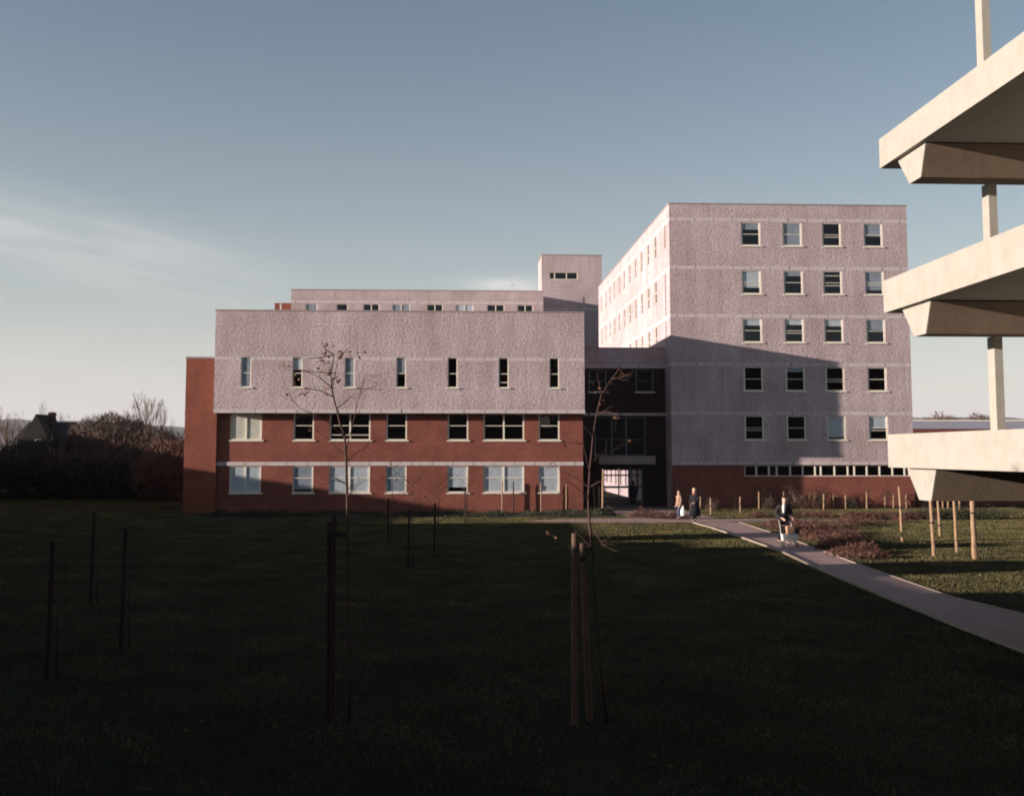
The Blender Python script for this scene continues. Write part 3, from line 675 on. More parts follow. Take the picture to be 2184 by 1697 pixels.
# ------------------------------------------------------------------ stakes
SM = {}
def stake(label, x, y, h, r=.045, mat='stake_wood', lean=0.0, tie=None, group='timber tree stakes on the lawn', name='tree_stake'):
    t = thing(name, label, 'stake', (x, y, 0), group)
    m_ = MB(); k = 6; pts, rr = [], []
    for i in range(k + 1):
        f = i / k; pts.append((x + lean * h * f + R(-.008, .008) * (1 if 0 < i < k else 0), y + R(-.008, .008), h * f)); rr.append(r * (1.08 - .16 * f) * R(.93, 1.07))
    m_.tube(pts, rr, 9); m_.build('post', mat, t, False)
    if tie:
        b2 = MB(); z = tie; b2.tube([(x + lean * z, y, z - .03), (x + lean * z, y, z + .03)], [r * 1.35, r * 1.35], 10); b2.build('tie', 'rubber', t)
    return t
def G(x, y): p = at_g(x, y); return p.x, p.y
ORD = 'first second third fourth fifth sixth seventh eighth ninth tenth eleventh twelfth thirteenth fourteenth fifteenth'.split()
# along the foot of the tall block, left to right: foot px, foot y, top y, lean
row = [(1426.6, 1086, 1032, 0), (1444, 1085, 1032, 0), (1493, 1093.5, 1061, .04), (1516, 1097.5, 1064, 0), (1567, 1085.5, 1055, 0), (1579, 1093.5, 1059, 0), (1619, 1085.5, 1048, 0), (1626, 1082, 1049, -.03),
       (1644, 1082, 1048, 0), (1672, 1084, 1047, 0), (1700, 1083, 1060, -.25), (1727, 1084, 1053, 0), (1738, 1081, 1058, 0), (1757, 1088, 1053, .02), (1778, 1080, 1053, 0)]
for i, (px, fy, ty, ln) in enumerate(row):
    x, y = G(px, fy); y = min(y, 72.6); x = at_y(px, fy, y).x; h = max(1.0, (fy - ty) * y / 2350)
    lb = f'{ORD[i]} timber stake from the left along the foot of the tall block'
    if i == 10: lb = 'strongly leaning timber stake in the row at the foot of the tall block'
    stake(lb, x, y, h, .05, lean=ln, tie=h * .55 if i % 2 else None, group='stakes along the foot of the tall block')
row2 = [(1804, 1085.5, 1055), (1849, 1085.5, 1048), (1888, 1083, 1056), (1906, 1084, 1053), (1933, 1084, 1053)]
for i, (px, fy, ty) in enumerate(row2):
    x, y = G(px, fy); y = min(y, 72.5); x = at_y(px, fy, y).x; h = (fy - ty) * y / 2350
    stake(f'{ORD[i]} timber stake from the left before the sunlit red brick base', x, y, h, .05, tie=h * .6 if i in (0, 2) else None, group='stakes before the sunlit brick base')
for px, fy, h, ln, r, ti, lb in ((1925, 1157, 2.3, -.035, .055, 1.45, 'tall knotty pale stake on the sunlit grass, leftmost of the near right group'),
        (1992, 1186, 2.3, -.03, .060, 1.2, 'nearest thick pale stake below the left end of the lowest beam'),
        (2005, 1144, 2.3, -.03, .055, .5, 'pale stake with a dark tie low down, behind the nearest one'),
        (2041, 1178, 2.3, -.02, .055, None, 'pale stake midway between the two thickest at the right edge'),
        (2079, 1192, 2.3, -.01, .085, 1.6, 'thickest pale stake at the right edge, dark sapling stem behind'),
        (2011, 1085, 1.9, 0, .05, None, 'thin far stake, left of the pair in front of the dark annexe'),
        (2022, 1086, 1.9, .02, .05, None, 'thin far stake, right of the pair in front of the dark annexe'),
        (2047, 1092, 1.9, 0, .06, None, 'far stake in front of the dark hedge at the right')):
    x, y = G(px, fy); stake(lb, x, y, h, r, lean=ln, tie=ti, group='near stakes on the sunlit grass')
x, y = G(2084, 1194); q = MB(); q.tube([(x, y, 0), (x - .03, y, .7), (x - .06, y, 1.6)], [.03, .022, .012], 6); tag(q.build('young_tree', 'young_bark'), 'dark thin sapling stem behind the thickest stake', 'sapling')
for i, (px, fy, ty, lb) in enumerate(((1071, 1090, 1022, 'pale stake under the wide double window of the block'), (1095, 1090, 1024, 'darker stake under the right half of the wide double window'),
        (1154, 1088, 1025, 'pale stake at the left side of the last ground-floor window'), (1208, 1091.7, 1033, 'pale stake against bare brick near the block corner'))):
    x, y = G(px, fy); y = min(y, 68.8); x = at_y(px, fy, y).x; stake(lb, x, y, (fy - ty) * y / 2350, .045, 'stake_wood' if i != 1 else 'shade_dark_stake_wood', group='stakes beside the brick block')
for px, fy, ty, ln, r, lb in ((1269, 1086, 1032, -.07, .05, 'leftmost of the three pale stakes beside the entrance'), (1277.5, 1090, 1036, 0, .05, 'middle one of the three pale stakes beside the entrance'), (1285, 1093, 1001, .02, .06, 'tallest of the three pale stakes beside the entrance')):
    x, y = G(px, fy); stake(lb, x, y, (fy - ty) * y / 2350, r, lean=ln, group='stakes beside the entrance')

# ------------------------------------------------------------------ saplings
def px_pts(lst, f, Y): return [at_y(*f(*q), Y) for q in lst]
def sapling(label, Y, trunk, r0, branches, leaves, name='sapling', lsize=.045, group=None, nl=5):
    t = thing(name, label, 'tree', (trunk[0].x, Y, 0), group)
    k = len(trunk); m_ = MB(); m_.tube(trunk, [r0 * (1 - .78 * i / (k - 1)) for i in range(k)], 8); m_.build('trunk', 'young_bark', t, True)
    m_ = MB()
    for br in branches:
        n_ = len(br); off = R(-.5, .5); pts = [p + Vector((0, off * i / max(1, n_ - 1), 0)) for i, p in enumerate(br)]
        m_.tube(pts, [max(.0028, .0075 * (1 - .65 * i / (n_ - 1))) for i in range(n_)], 5)
        for i in range(1, n_):                      # side twigs
            for _ in range(2):
                f = R(0, 1); p = pts[i - 1].lerp(pts[i], f); d = (pts[i] - pts[i - 1]).normalized() + Vector((R(-1, 1), R(-1, 1), R(-.6, 1))) * .8
                e = p + d.normalized() * R(.08, .3); m_.tube([p, p.lerp(e, .5) + Vector((0, 0, R(-.02, .02))), e], [.0034, .0028, .002], 4)
    m_.build('crown', 'young_bark', t)
    m_ = MB()
    for p in leaves: leaf_quads(m_, p, nl, .055, lsize)
    m_.build('leaves', 'dead_leaf', t)
    return t
fA = lambda x, y: ((900 + x / 2.7375) / 1.5426, (1080 + y / 2.7375) / 1.5426)
YA = 15.6
base = at_g(752, 1522)
trA = [Vector((base.x, YA, 0)), at_y(748, 1440, YA), at_y(746, 1330, YA), at_y(742, 1200, YA)] + px_pts([(665, 1560), (655, 1180), (640, 960), (600, 860), (570, 730), (535, 600), (520, 500), (520, 420), (545, 230)], fA, YA)
brA = [px_pts(b_, fA, YA) for b_ in ([(520, 530), (400, 430), (270, 385)], [(515, 402), (400, 392), (270, 383), (170, 350), (60, 320)], [(545, 235), (430, 270), (340, 275), (265, 285)], [(532, 612), (430, 565), (330, 553), (280, 612)],
       [(570, 722), (640, 650), (690, 575)], [(640, 972), (520, 860), (400, 790), (200, 800)], [(650, 1145), (500, 1010), (380, 920)], [(660, 1192), (740, 1120), (800, 1080), (845, 1020)],
       [(655, 1100), (720, 850), (760, 680), (800, 545), (830, 430), (960, 430)], [(800, 545), (880, 548), (950, 520)], [(520, 500), (560, 440), (600, 285), (660, 235)], [(545, 235), (480, 200), (460, 160)],
       [(400, 790), (240, 720), (150, 630), (135, 565)], [(660, 1400), (590, 1370), (520, 1380)], [(668, 1450), (760, 1400), (870, 1360)], [(662, 1520), (740, 1440), (780, 1420)], [(660, 1400), (520, 1330), (505, 1250)])]
lfA = px_pts([(455, 160), (485, 190), (515, 170), (475, 175), (440, 240), (450, 270), (490, 250), (425, 285), (465, 275), (600, 235), (625, 240), (665, 235), (610, 240), (600, 285), (640, 290), (490, 360), (525, 360), (485, 385), (520, 410), (515, 450),
              (520, 430), (520, 520), (500, 550), (525, 525), (580, 465), (590, 460), (325, 550), (465, 580), (270, 610), (283, 600), (135, 565), (160, 475), (200, 440), (120, 345), (830, 190), (750, 240), (945, 520), (300, 920), (700, 1430), (390, 325)], fA, YA)
sapling('thin young tree with curled brown leaves in front of the left block', YA, trA, .026, brA, lfA, nl=3, lsize=.038)
fB = lambda x, y: ((1700 + x / 1.5425) / 1.5426, (1150 + y / 1.5425) / 1.5426)
YB2 = 15.5
base = at_g(1288, 1526)
trB = [Vector((base.x, YB2, 0)), at_y(1283, 1441, YB2)] + px_pts([(418, 1500), (405, 1350), (385, 1010), (370, 900), (363, 760), (372, 600), (380, 520), (387, 440), (405, 330), (430, 230), (480, 150), (520, 100), (535, 60)], fB, YB2)
brB = [px_pts(b_, fB, YB2) for b_ in ([(415, 318), (470, 320), (505, 355)], [(387, 442), (360, 410), (345, 392)], [(375, 582), (420, 545), (480, 520), (580, 475)], [(372, 695), (410, 670), (440, 650)], [(430, 230), (415, 180), (400, 120)],
       [(480, 150), (530, 140), (560, 130)], [(385, 1010), (300, 920), (265, 1010)], [(380, 900), (430, 985), (480, 1010)], [(400, 1330), (480, 1300), (560, 1240), (620, 1200)], [(385, 1005), (450, 960), (540, 900), (580, 880)], [(368, 700), (300, 650), (200, 590), (150, 600)],
       [(370, 620), (330, 480), (250, 470)], [(365, 760), (290, 690), (240, 660)])]
lfB = px_pts([(520, 120), (530, 135), (500, 130), (515, 105), (440, 205), (475, 190), (410, 235), (425, 240), (440, 285), (446, 280), (480, 330), (495, 350), (575, 475), (585, 472), (372, 430), (385, 175), (380, 330), (150, 935), (200, 950), (260, 470), (165, 580), (345, 395)], fB, YB2)
sapling('thin young tree leaning right, a few brown leaves, in front of the entrance link', YB2, trB, .024, brB, lfB, nl=2, lsize=.034)
fg = 'foreground stakes of the two young trees'
for px, ty, y, ln, mt, lb in ((703, 1112, 15.6, -.01, 'shade_dark_stake_wood', 'dark rounded stake left of the thin young tree before the left block'), (713, 1098, 15.9, 0, 'shade_dark_stake_wood', 'taller dark stake close behind the left young tree stake'),
        (1225, 1137, 15.4, .006, 'half_shade_stake_wood', 'taller pale-topped stake left of the tree leaning right'), (1242, 1158, 15.6, -.035, 'half_shade_stake_wood', 'shorter pale-topped stake right of its taller twin')):
    p = at_y(px, ty, y); stake(lb, p.x - ln * p.z, y, p.z, .041, mt, ln, p.z - .22, fg)
p0, p1 = at_y(700, 1140, 15.55), at_y(741, 1140, 15.55)
q = MB(); q.box(p0.x, p1.x, 15.53, 15.56, p0.z - .035, p0.z + .035); tag(q.build('tree_tie', 'rubber'), 'dark strap tying the left young tree to its stake', 'tie')
p0, p1 = at_y(1243, 1170, 15.5), at_y(1266, 1170, 15.5)
q = MB(); q.box(p0.x, p1.x, 15.49, 15.52, p0.z - .03, p0.z + .03); tag(q.build('tree_tie', 'rubber'), 'dark strap tying the right young tree to its stakes', 'tie')
# shaded saplings further off, each with its stake
for i, (px, fy, h, lb) in enumerate(((827, 1165, 3.4, 'far leafless sapling under the fourth window from the left'), (870.5, 1213, 3.2, 'middle leafless sapling on the dark lawn, nearest of four'), (926, 1186, 2.9, 'leafless sapling on the dark lawn, third from the left'), (991, 1116, 2.6, 'small leafless sapling before the foot of the brick wall'),
        (258, 1385, 2.6, 'leafless sapling in deep shade, second from the left edge'), (100, 1450, 2.7, 'leafless sapling nearest the left edge of the dark lawn'), (193, 1290, 2.4, 'faint leafless sapling in deep shade between two stakes'))):
    x, y = G(px, fy); tr = [Vector((x + .16, y, 0)), Vector((x + .13, y, h * .35)), Vector((x + .17, y, h * .7)), Vector((x + .10, y, h))]
    br = []
    for k in range(7):
        z = h * R(.45, .95); s_ = rnd.choice((-1, 1)); L = R(.25, .7); p = Vector((x + .15, y, z)); br.append([p, p + Vector((s_ * L * .6, R(-.3, .3), L * .5)), p + Vector((s_ * L, R(-.3, .3), L * .9))])
    sapling(lb, y, tr, .022, br, [p[-1] for p in br[:2]], group='leafless saplings on the dark lawn')
    stake(lb.replace('leafless sapling', 'timber stake beside the leafless sapling').replace('middle ', '').replace('far ', '').replace('small ', '').replace('faint ', ''), x, y, 1.9 if px > 300 else 2.25, .042 if px > 300 else .045, 'shade_dark_stake_wood', .01, 1.6, 'stakes on the dark lawn')

# ------------------------------------------------------------------ low planting
def shrub_cloud(mb, x, y, rx, ry, h, n, sz=.07):
    for _ in range(n):
        a, r_ = R(0, 6.283), math.sqrt(R(0, 1)); px_, py_ = x + math.cos(a) * r_ * rx, y + math.sin(a) * r_ * ry
        hh = h * (1 - .6 * r_ * r_) * (.55 + .9 * abs(mnoise.noise(Vector((px_ * 1.3, py_ * 1.3, 0)))) + .2)
        p = Vector((px_, py_, hh * R(.1, 1)))
        d = Vector((R(-1, 1), R(-1, 1), R(.0, 1.4))).normalized() * sz * R(.8, 2.4); s_ = d.cross(Vector((R(-1, 1), R(-1, 1), R(-1, 1)))).normalized() * sz * R(.15, .45)
        mb.quad(p - s_, p + s_, p + d)
mb = MB(); rnd.seed(5)
for k in range(95):
    y = R(38.5, 61); xl = np.interp(y, [p[1] for p in PR], [p[0] for p in PR]) + .35
    wmax = 1.0 + (y - 38.5) * .17 if y < 55 else 9.0
    x = xl + R(.1, wmax) if y < 55 else xl + R(1.6, wmax)
    if 57.8 < y < 61.4 and x < 23.3: y += 4
    if rnd.random() < .15: continue
    shrub_cloud(mb, x, y, R(.35, .9), R(.3, .7), R(.18, .55), 330, .06)
tag(mb.build('low_planting', 'rose_leaf'), 'russet low shrubs and dead growth covering the ground right of the path', 'ground cover', kind='stuff')
mb = MB()
for k in range(90): shrub_cloud(mb, R(-14.5, 9.0), R(63.9, 68.7), R(.4, .9), R(.4, .8), R(.12, .35), 130, .07)
tag(mb.build('bed_planting', 'evergreen'), 'dark low planting in the bed along the brick wall', 'ground cover', kind='stuff')
rnd.seed(23)
sh = []
for px, fy, h, w, mat, lb in ((1385, 1104, .55, 2.4, 'rose_leaf', 'low purplish bush on the right side of the entrance forecourt'), (1422, 1106, .5, 1.8, 'rose_leaf', 'low purplish bush behind the woman in the pink coat'),
        (1300, 1096, .5, 1.0, 'evergreen', 'small round green bush left of the entrance forecourt'), (1272, 1096, .45, 1.4, 'evergreen', 'low dark bush at the feet of the three entrance stakes'),
        (1704, 1085, 1.6, 1.6, 'twig', 'tangled bare shrub behind the leaning stake'), (1742, 1084, 1.6, 1.5, 'evergreen', 'dark leafy shrub against the lit edge of the brick base'), (1718, 1086, 1.2, 1.8, 'twig_red', 'reddish tangled shrub at the shadow edge on the brick base'),
        (1640, 1086, .9, 1.0, 'twig', 'small shrub beside the ninth stake'), (1524, 1090, .9, .7, 'twig', 'small twiggy shrub right of the fourth stake'), (1812, 1083, .9, .6, 'evergreen', 'small dark leafy sprig beside a stake on sunlit brick'),
        (2060, 1108, .9, 5.5, 'evergreen', 'dark clipped hedge clump at the right edge of the grass'), (2010, 1108, .7, 2.6, 'evergreen', 'smaller dark hedge clump left of the one at the right edge'), (1965, 1108, .55, 2.2, 'rose_leaf', 'low russet bush between stakes on the sunlit grass'),
        (1900, 1108, .5, 2.8, 'rose_leaf', 'low russet bush left of the tall knotty stake'), (1830, 1108, .5, 3.0, 'rose_leaf', 'long low russet bush across the middle of the grass')):
    x, y = G(px, fy); y = min(y, 72.2); x = at_y(px, fy, y).x
    t = thing('shrub', lb, 'bush', (x, y, 0)); m_ = MB()
    for _ in range(9): m_.tube([(x, y, 0), (x + R(-.3, .3) * w, y + R(-.3, .3), h * .6), (x + R(-.45, .45) * w, y + R(-.4, .4), h * R(.8, 1.05))], [.018, .012, .005], 4)
    m_.build('stem', 'young_bark', t)
    m_ = MB()
    for _ in range(max(3, int(w * 2.4))): shrub_cloud(m_, x + R(-.42, .42) * w, y + R(-.35, .35), w * .22 + .12, .35, h * R(.75, 1.05), 300, .06)
    m_.build('foliage', mat, t)
for px, fy, lb in ((1849, 1048, 'wispy dark sprig on the second stake before the sunlit brick'), (1890, 1056, 'dark leafy sprig at the top of the third stake before the sunlit brick'), (1619, 1046, 'wispy sapling top above the seventh stake'), (1675, 1042, 'wispy sapling top above the walking man')):
    p = at_y(px, fy, 72.4); m_ = MB(); m_.tube([(p.x, 72.45, 0), (p.x + .05, 72.45, p.z)], [.02, .008], 5)
    t = thing('thin_sapling', lb, 'sapling', (p.x, 72.45, 0)); m_.build('stem', 'young_bark', t); m_ = MB(); leaf_quads(m_, (p.x, 72.4, p.z), 45, .28, .06); m_.build('leaves', 'evergreen', t)

# ------------------------------------------------------------------ grass blades
def in_poly(px_, py_, poly):
    ins = np.zeros(px_.shape, bool); n_ = len(poly)
    for i in range(n_):
        (x0, y0), (x1, y1) = poly[i], poly[(i + 1) % n_]
        c_ = ((y0 > py_) != (y1 > py_)) & (px_ < (x1 - x0) * (py_ - y0) / (y1 - y0 + 1e-12) + x0); ins ^= c_
    return ins
PATHS = [[(x - .12, y) for x, y in PL] + [(x + .1, y) for x, y in PR[::-1]], STRIP, FORE, [(14.6, 61.5), (14.9, 58.6), (23, 59.6), (23, 60.6)], [(-15.2, 63.3), (9.2, 63.6), (9.3, 69.3), (-15.2, 69.3)], [(14, 73), (31, 73), (31, 90), (14, 90)], [(7, 69), (14.2, 69), (14.2, 80), (7, 80)]]
rg = np.random.default_rng(4)
def strew(y0, y1, dens):        # points over the fan of lawn that can be seen
    n_ = int(1.15 * (y1 ** 2 - y0 ** 2) / 2 * dens); Y = np.sqrt(rg.uniform(y0 ** 2, y1 ** 2, n_)); X = Y * (.046 + rg.uniform(-.575, .575, n_)); return X, Y
pts = [strew(9, 22, 520), strew(22, 34, 420), strew(34, 73, 330), strew(73, 92, 90)]
X = np.concatenate([p[0] for p in pts]); Y = np.concatenate([p[1] for p in pts])
keep = (X > -45) & (X < 37) & ((Y < 73) | (X < -17))
for p in PATHS: keep &= ~in_poly(X, Y, p)
X, Y = X[keep], Y[keep]; n_ = len(X)
clump = .8 + .3 * np.sin(X * 1.9 + 2 * np.sin(Y * .9)) * np.sin(Y * 1.3 + X * .4) + .2 * np.sin(X * 5.1 + Y * 3.3)
H = (.040 + .0003 * Y) * np.clip(clump, .35, 1.3) * rg.uniform(.6, 1.3, n_); a = rg.uniform(0, np.pi * 2, n_); W = (.0025 + .00028 * Y) * rg.uniform(.6, 1.3, n_)
lx, ly = rg.normal(0, .4, n_) * H, rg.normal(0, .4, n_) * H
V = np.empty((n_, 3, 3), np.float32)
V[:, 0] = np.stack([X - np.cos(a) * W, Y - np.sin(a) * W, np.zeros(n_)], 1); V[:, 1] = np.stack([X + np.cos(a) * W, Y + np.sin(a) * W, np.zeros(n_)], 1); V[:, 2] = np.stack([X + lx, Y + ly, H], 1)
V = V.reshape(-1, 3)
me = bpy.data.meshes.new('grass')
me.vertices.add(len(V)); me.vertices.foreach_set('co', V.ravel()); me.loops.add(len(V)); me.loops.foreach_set('vertex_index', np.arange(len(V), dtype=np.int32))
me.polygons.add(n_); me.polygons.foreach_set('loop_start', np.arange(0, len(V), 3, dtype=np.int32)); me.polygons.foreach_set('loop_total', np.full(n_, 3, np.int32))
me.update(calc_edges=True); me.materials.append(M['grass_blade'])
go = bpy.data.objects.new('grass', me); COL.objects.link(go); tag(go, 'short olive winter grass covering the whole lawn', 'grass', kind='stuff')
rnd.seed(77); mb = MB()
for _ in range(420):
    cx_, cy_ = rnd.choice(((-1.7, 15.6), (2.2, 15.5), (0, 18), (6, 20), (-5, 19), (8, 33), (16, 33)))
    x_, y_ = cx_ + rnd.gauss(0, 1.6), cy_ + rnd.gauss(0, 2.0); leaf_quads(mb, (x_, y_, .045), 1, .02, .035, .2)
tag(mb.build('fallen_leaves', 'dead_leaf'), 'scattered fallen brown leaves on the lawn', 'leaves', kind='stuff')

# ------------------------------------------------------------------ people
def skin_mesh(name, mat, parent, verts, edges, root=0, sub=1):
    me = bpy.data.meshes.new(name); me.from_pydata([v[0] for v in verts], edges, [])
    ob = bpy.data.objects.new(name, me); COL.objects.link(ob)
    sk = ob.modifiers.new('skin', 'SKIN'); sk.use_smooth_shade = True
    if not me.skin_vertices: bpy.context.view_layer.objects.active = ob
    for i, v in enumerate(verts):
        d = me.skin_vertices[0].data[i]; r = v[1]; d.radius = r if isinstance(r, tuple) else (r, r); d.use_root = (i == root)
    sb = ob.modifiers.new('sub', 'SUBSURF'); sb.levels = sub; sb.render_levels = sub
    dg = bpy.context.evaluated_depsgraph_get(); ev = bpy.data.meshes.new_from_object(ob.evaluated_get(dg))
    ob.modifiers.clear(); ob.data = ev; ev.name = name; ev.materials.clear(); ev.materials.append(M[mat]); ob.parent = parent
    return ob
def person(label, x, y, rz, H, J, clothes, hair, group='people on the path'):
    t = thing('person', label, 'person', (x, y, .012), group)
    s = H / 1.75
    V_, E_, idx = [], [], {}
    def add(k, p, r, par=None):
        idx[k] = len(V_); V_.append((tuple(c * s for c in p), r if isinstance(r, tuple) else r)); 
        V_[-1] = (V_[-1][0], tuple(q * s for q in r) if isinstance(r, tuple) else r * s)
        if par: E_.append((idx[par], idx[k]))
    hd = J.get('head', (0, -.02, 1.62))
    add('pelvis', (0, 0, .95), (.15, .11)); add('waist', (0, 0, 1.10), (.13, .10), 'pelvis'); add('chest', (0, -.01, 1.32), (.165, .11), 'waist'); add('neck', (hd[0] * .5, -.01, 1.47), .052, 'chest')
    add('jaw', (hd[0], hd[1] - .01, hd[2] - .06), (.065, .078), 'neck'); add('skull', (hd[0], hd[1] + .012, hd[2] + .035), (.078, .098), 'jaw'); add('crown', (hd[0], hd[1] + .015, hd[2] + .095), (.05, .06), 'skull')
    for sd_, sg in (('L', 1), ('R', -1)):
        add('sh' + sd_, (.175 * sg, 0, 1.40), .055, 'chest'); add('el' + sd_, J['el' + sd_], .042, 'sh' + sd_); add('wr' + sd_, J['ha' + sd_], .027, 'el' + sd_)
        e, h_ = Vector(J['el' + sd_]), Vector(J['ha' + sd_]); d = (h_ - e).normalized(); sidev = d.cross(Vector((0, 1, .1))).normalized()
        pm_ = h_ + d * .07; add('pa' + sd_, tuple(pm_), (.034, .017), 'wr' + sd_)
        for k in range(4):
            o_ = sidev * (.024 - .016 * k); L = (.075, .085, .08, .062)[k]
            q1 = pm_ + o_ + d * .03; q2 = q1 + d * L * .5 + Vector((0, -.012, -.008)); q3 = q2 + d * L * .3 + Vector((0, -.03, -.01))
            add(f'f{k}a' + sd_, tuple(q1), .010, 'pa' + sd_); add(f'f{k}b' + sd_, tuple(q2), .009, f'f{k}a' + sd_); add(f'f{k}c' + sd_, tuple(q3), .007, f'f{k}b' + sd_)
        tb = h_ + d * .03 + sidev * .036; add('th' + sd_, tuple(tb), .012, 'pa' + sd_); add('ti' + sd_, tuple(tb + d * .035 + sidev * .012), .009, 'th' + sd_)
        add('hi' + sd_, (.095 * sg, 0, .90), .09, 'pelvis'); add('kn' + sd_, J['kn' + sd_], .058, 'hi' + sd_); add('an' + sd_, J['an' + sd_], .038, 'kn' + sd_)
        a = Vector(J['an' + sd_]); add('to' + sd_, tuple(a + Vector((.01 * sg, -.17, -.045))), (.036, .025), 'an' + sd_)
    skin_mesh('body', 'skin', t, V_, E_)
    S = lambda p: tuple(c * s for c in p)
    # face
    e = MB()
    for sg in (1, -1):
        c = Vector(S((hd[0] + .03 * sg, hd[1] - .082, hd[2] + .01))); e.rings([[c + Vector((math.cos(a) * r_, dz, math.sin(a) * r_)) for a in [k * 1.047 for k in range(6)]] for r_, dz in ((.004, -.006), (.010, 0), (.004, .006))])
    e2 = e.build('eyes', 'eye'); e2.parent = t
    e = MB(); c = Vector(S((hd[0], hd[1] - .09, hd[2] - .02))); e.tube([c + Vector((0, .01, .03)), c + Vector((0, -.012, 0)), c + Vector((0, .01, -.012))], [.006, .013, .008], 6); e2 = e.build('nose', 'skin'); e2.parent = t
    e = MB(); c = Vector(S((hd[0], hd[1] - .088, hd[2] - .062))); e.box(c.x - .022, c.x + .022, c.y - .004, c.y + .01, c.z - .005, c.z + .005); e2 = e.build('mouth', 'red_cloth'); e2.parent = t
    # hair cap
    hm, long_ = hair; e = MB(); cen = Vector(S((hd[0], hd[1] + .03, hd[2] + .035))); rings = []
    for z_, f in ((.125, .25), (.11, .62), (.07, .95), (.02, 1.04), (-.04, 1.02), (-.10 - .1 * long_, .85 + .2 * long_), (-.14 - .16 * long_, .55 + .3 * long_)):
        rings.append([cen + Vector((math.cos(a) * .092 * f, (math.sin(a) * .108 * f if math.sin(a) > -.2 or z_ > .05 else -.02) + (.012 if z_ < .05 else 0), z_)) for a in [k * 2 * math.pi / 14 for k in range(14)]])
    e2 = e; e.rings(rings); e2 = e.build('hair', hm, None, True); e2.parent = t
    for nm, mat, chains, hem in clothes:
        if chains:
            vv, ee = [], []
            for ch in chains:
                for k, (p, r) in enumerate(ch):
                    vv_ = (S(p), tuple(q * s for q in r) if isinstance(r, tuple) else r * s)
                    j = next((i for i, v in enumerate(vv) if (Vector(v[0]) - Vector(vv_[0])).length < 1e-4), None)
                    if j is None: vv.append(vv_); j = len(vv) - 1
                    if k: ee.append((prev, j))
                    prev = j
            skin_mesh(nm, mat, t, vv, ee)
        if hem:
            e = MB(); rr = []
            for z_, rx, ry, oy in hem: rr.append([Vector(S((math.cos(a) * rx * (1 + .05 * math.sin(a * 5)), math.sin(a) * ry * (1 + .05 * math.cos(a * 4)) + oy, z_))) for a in [k * 2 * math.pi / 20 for k in range(20)]])
            e.rings(rr); e2 = e.build(nm if not chains else nm + '_skirt', mat, None, True); e2.parent = t
    t.rotation_euler.z = rz
    return t
def coat(J, r=1.0, sl=.068):
    c = [[((0, 0, .95), (.175 * r, .14 * r)), ((0, 0, 1.12), (.165 * r, .135 * r)), ((0, -.01, 1.33), (.20 * r, .14 * r)), ((0, 0, 1.46), (.075, .075))]]
    for k, sg in (('L', 1), ('R', -1)): c.append([((0, -.01, 1.33), (.20 * r, .14 * r)), ((.185 * sg, 0, 1.39), .085 * r), (J['el' + k], sl), (J['ha' + k], sl * .72)])
    return c
def trousers(J):
    c = []
    for k, sg in (('L', 1), ('R', -1)):
        a = Vector(J['an' + k]); c.append([((0, 0, .93), (.165, .13)), ((.095 * sg, 0, .86), .105), (J['kn' + k], .075), (tuple(a + Vector((0, 0, .03))), .062)])
    return c
def shoes(J): return [[(J['an' + k], .05), (tuple(Vector(J['an' + k]) + Vector((0, -.10, -.045))), (.05, .036)), (tuple(Vector(J['an' + k]) + Vector((0, -.2, -.05))), (.042, .03))] for k in 'LR']
def shoe_parts(J, mat): return [('shoe', mat, [c], None) for c in shoes(J)]

# woman in the long black coat, striding towards the camera's right
J = dict(elL=(.27, -.02, 1.12), haL=(.14, -.22, 1.03), elR=(-.28, .03, 1.12), haR=(-.27, -.02, .86), knL=(.10, -.20, .50), anL=(.10, -.26, .09), knR=(-.10, .04, .50), anR=(-.12, .24, .12), head=(-.02, -.05, 1.62))
x, y = 12.50, 58.45
person('woman in a long black coat with a red scarf, walking on the path', x, y, math.radians(-50), 1.80, J,
       [('coat', 'black_cloth', coat(J, 1.22, .095), [(1.05, .21, .18, 0), (.85, .25, .24, 0), (.6, .28, .30, -.01), (.34, .29, .34, -.02)]), ('trousers', 'black_cloth', trousers(J), None), ('scarf', 'red_cloth', [[((-.06, -.04, 1.46), .055), ((0, -.09, 1.45), .055), ((.06, -.04, 1.46), .055)]], None)] + shoe_parts(J, 'brown_leather'), ('fair_hair', .3))
J = dict(elL=(.25, .0, 1.12), haL=(.25, -.10, .91), elR=(-.25, .05, 1.12), haR=(-.24, -.05, .90), knL=(.10, -.12, .50), anL=(.10, -.14, .09), knR=(-.10, .02, .50), anR=(-.11, .14, .11), head=(0, -.02, 1.61))
x2, y2 = 12.16, 61.0
person('woman in a pink coat and blue jeans carrying a white bag', x2, y2, math.radians(-68), 1.60, J,
       [('coat', 'pink_cloth', coat(J, 1.0, .07), [(1.10, .17, .14, 0), (.95, .20, .17, 0), (.80, .215, .19, 0)]), ('jeans', 'denim', trousers(J), None)] + shoe_parts(J, 'black_cloth'), ('brown_hair', .8))
bg = thing('carrier_bag', 'white plastic carrier bag hanging from the hand of the woman in pink', 'bag', (x2 + .16, y2 - .30, .20))
q = MB(); cx, cy = x2 + .16, y2 - .30
rr = []
for z_, rx, ry in ((.22, .09, .05), (.24, .13, .07), (.36, .145, .09), (.52, .13, .08), (.66, .08, .04), (.76, .03, .02)):
    rr.append([(cx + math.cos(a) * rx * (1 + .06 * math.sin(a * 3 + z_ * 9)), cy + math.sin(a) * ry, z_) for a in [k * 2 * math.pi / 16 for k in range(16)]])
q.rings(rr); q.build('bag_body', 'white_plastic', bg, True)
q = MB(); q.tube([(cx - .04, cy, .72), (cx - .02, cy + .02, .81), (cx + .02, cy + .02, .81), (cx + .04, cy, .72)], [.006] * 4, 5); q.build('bag_handle', 'white_plastic', bg)
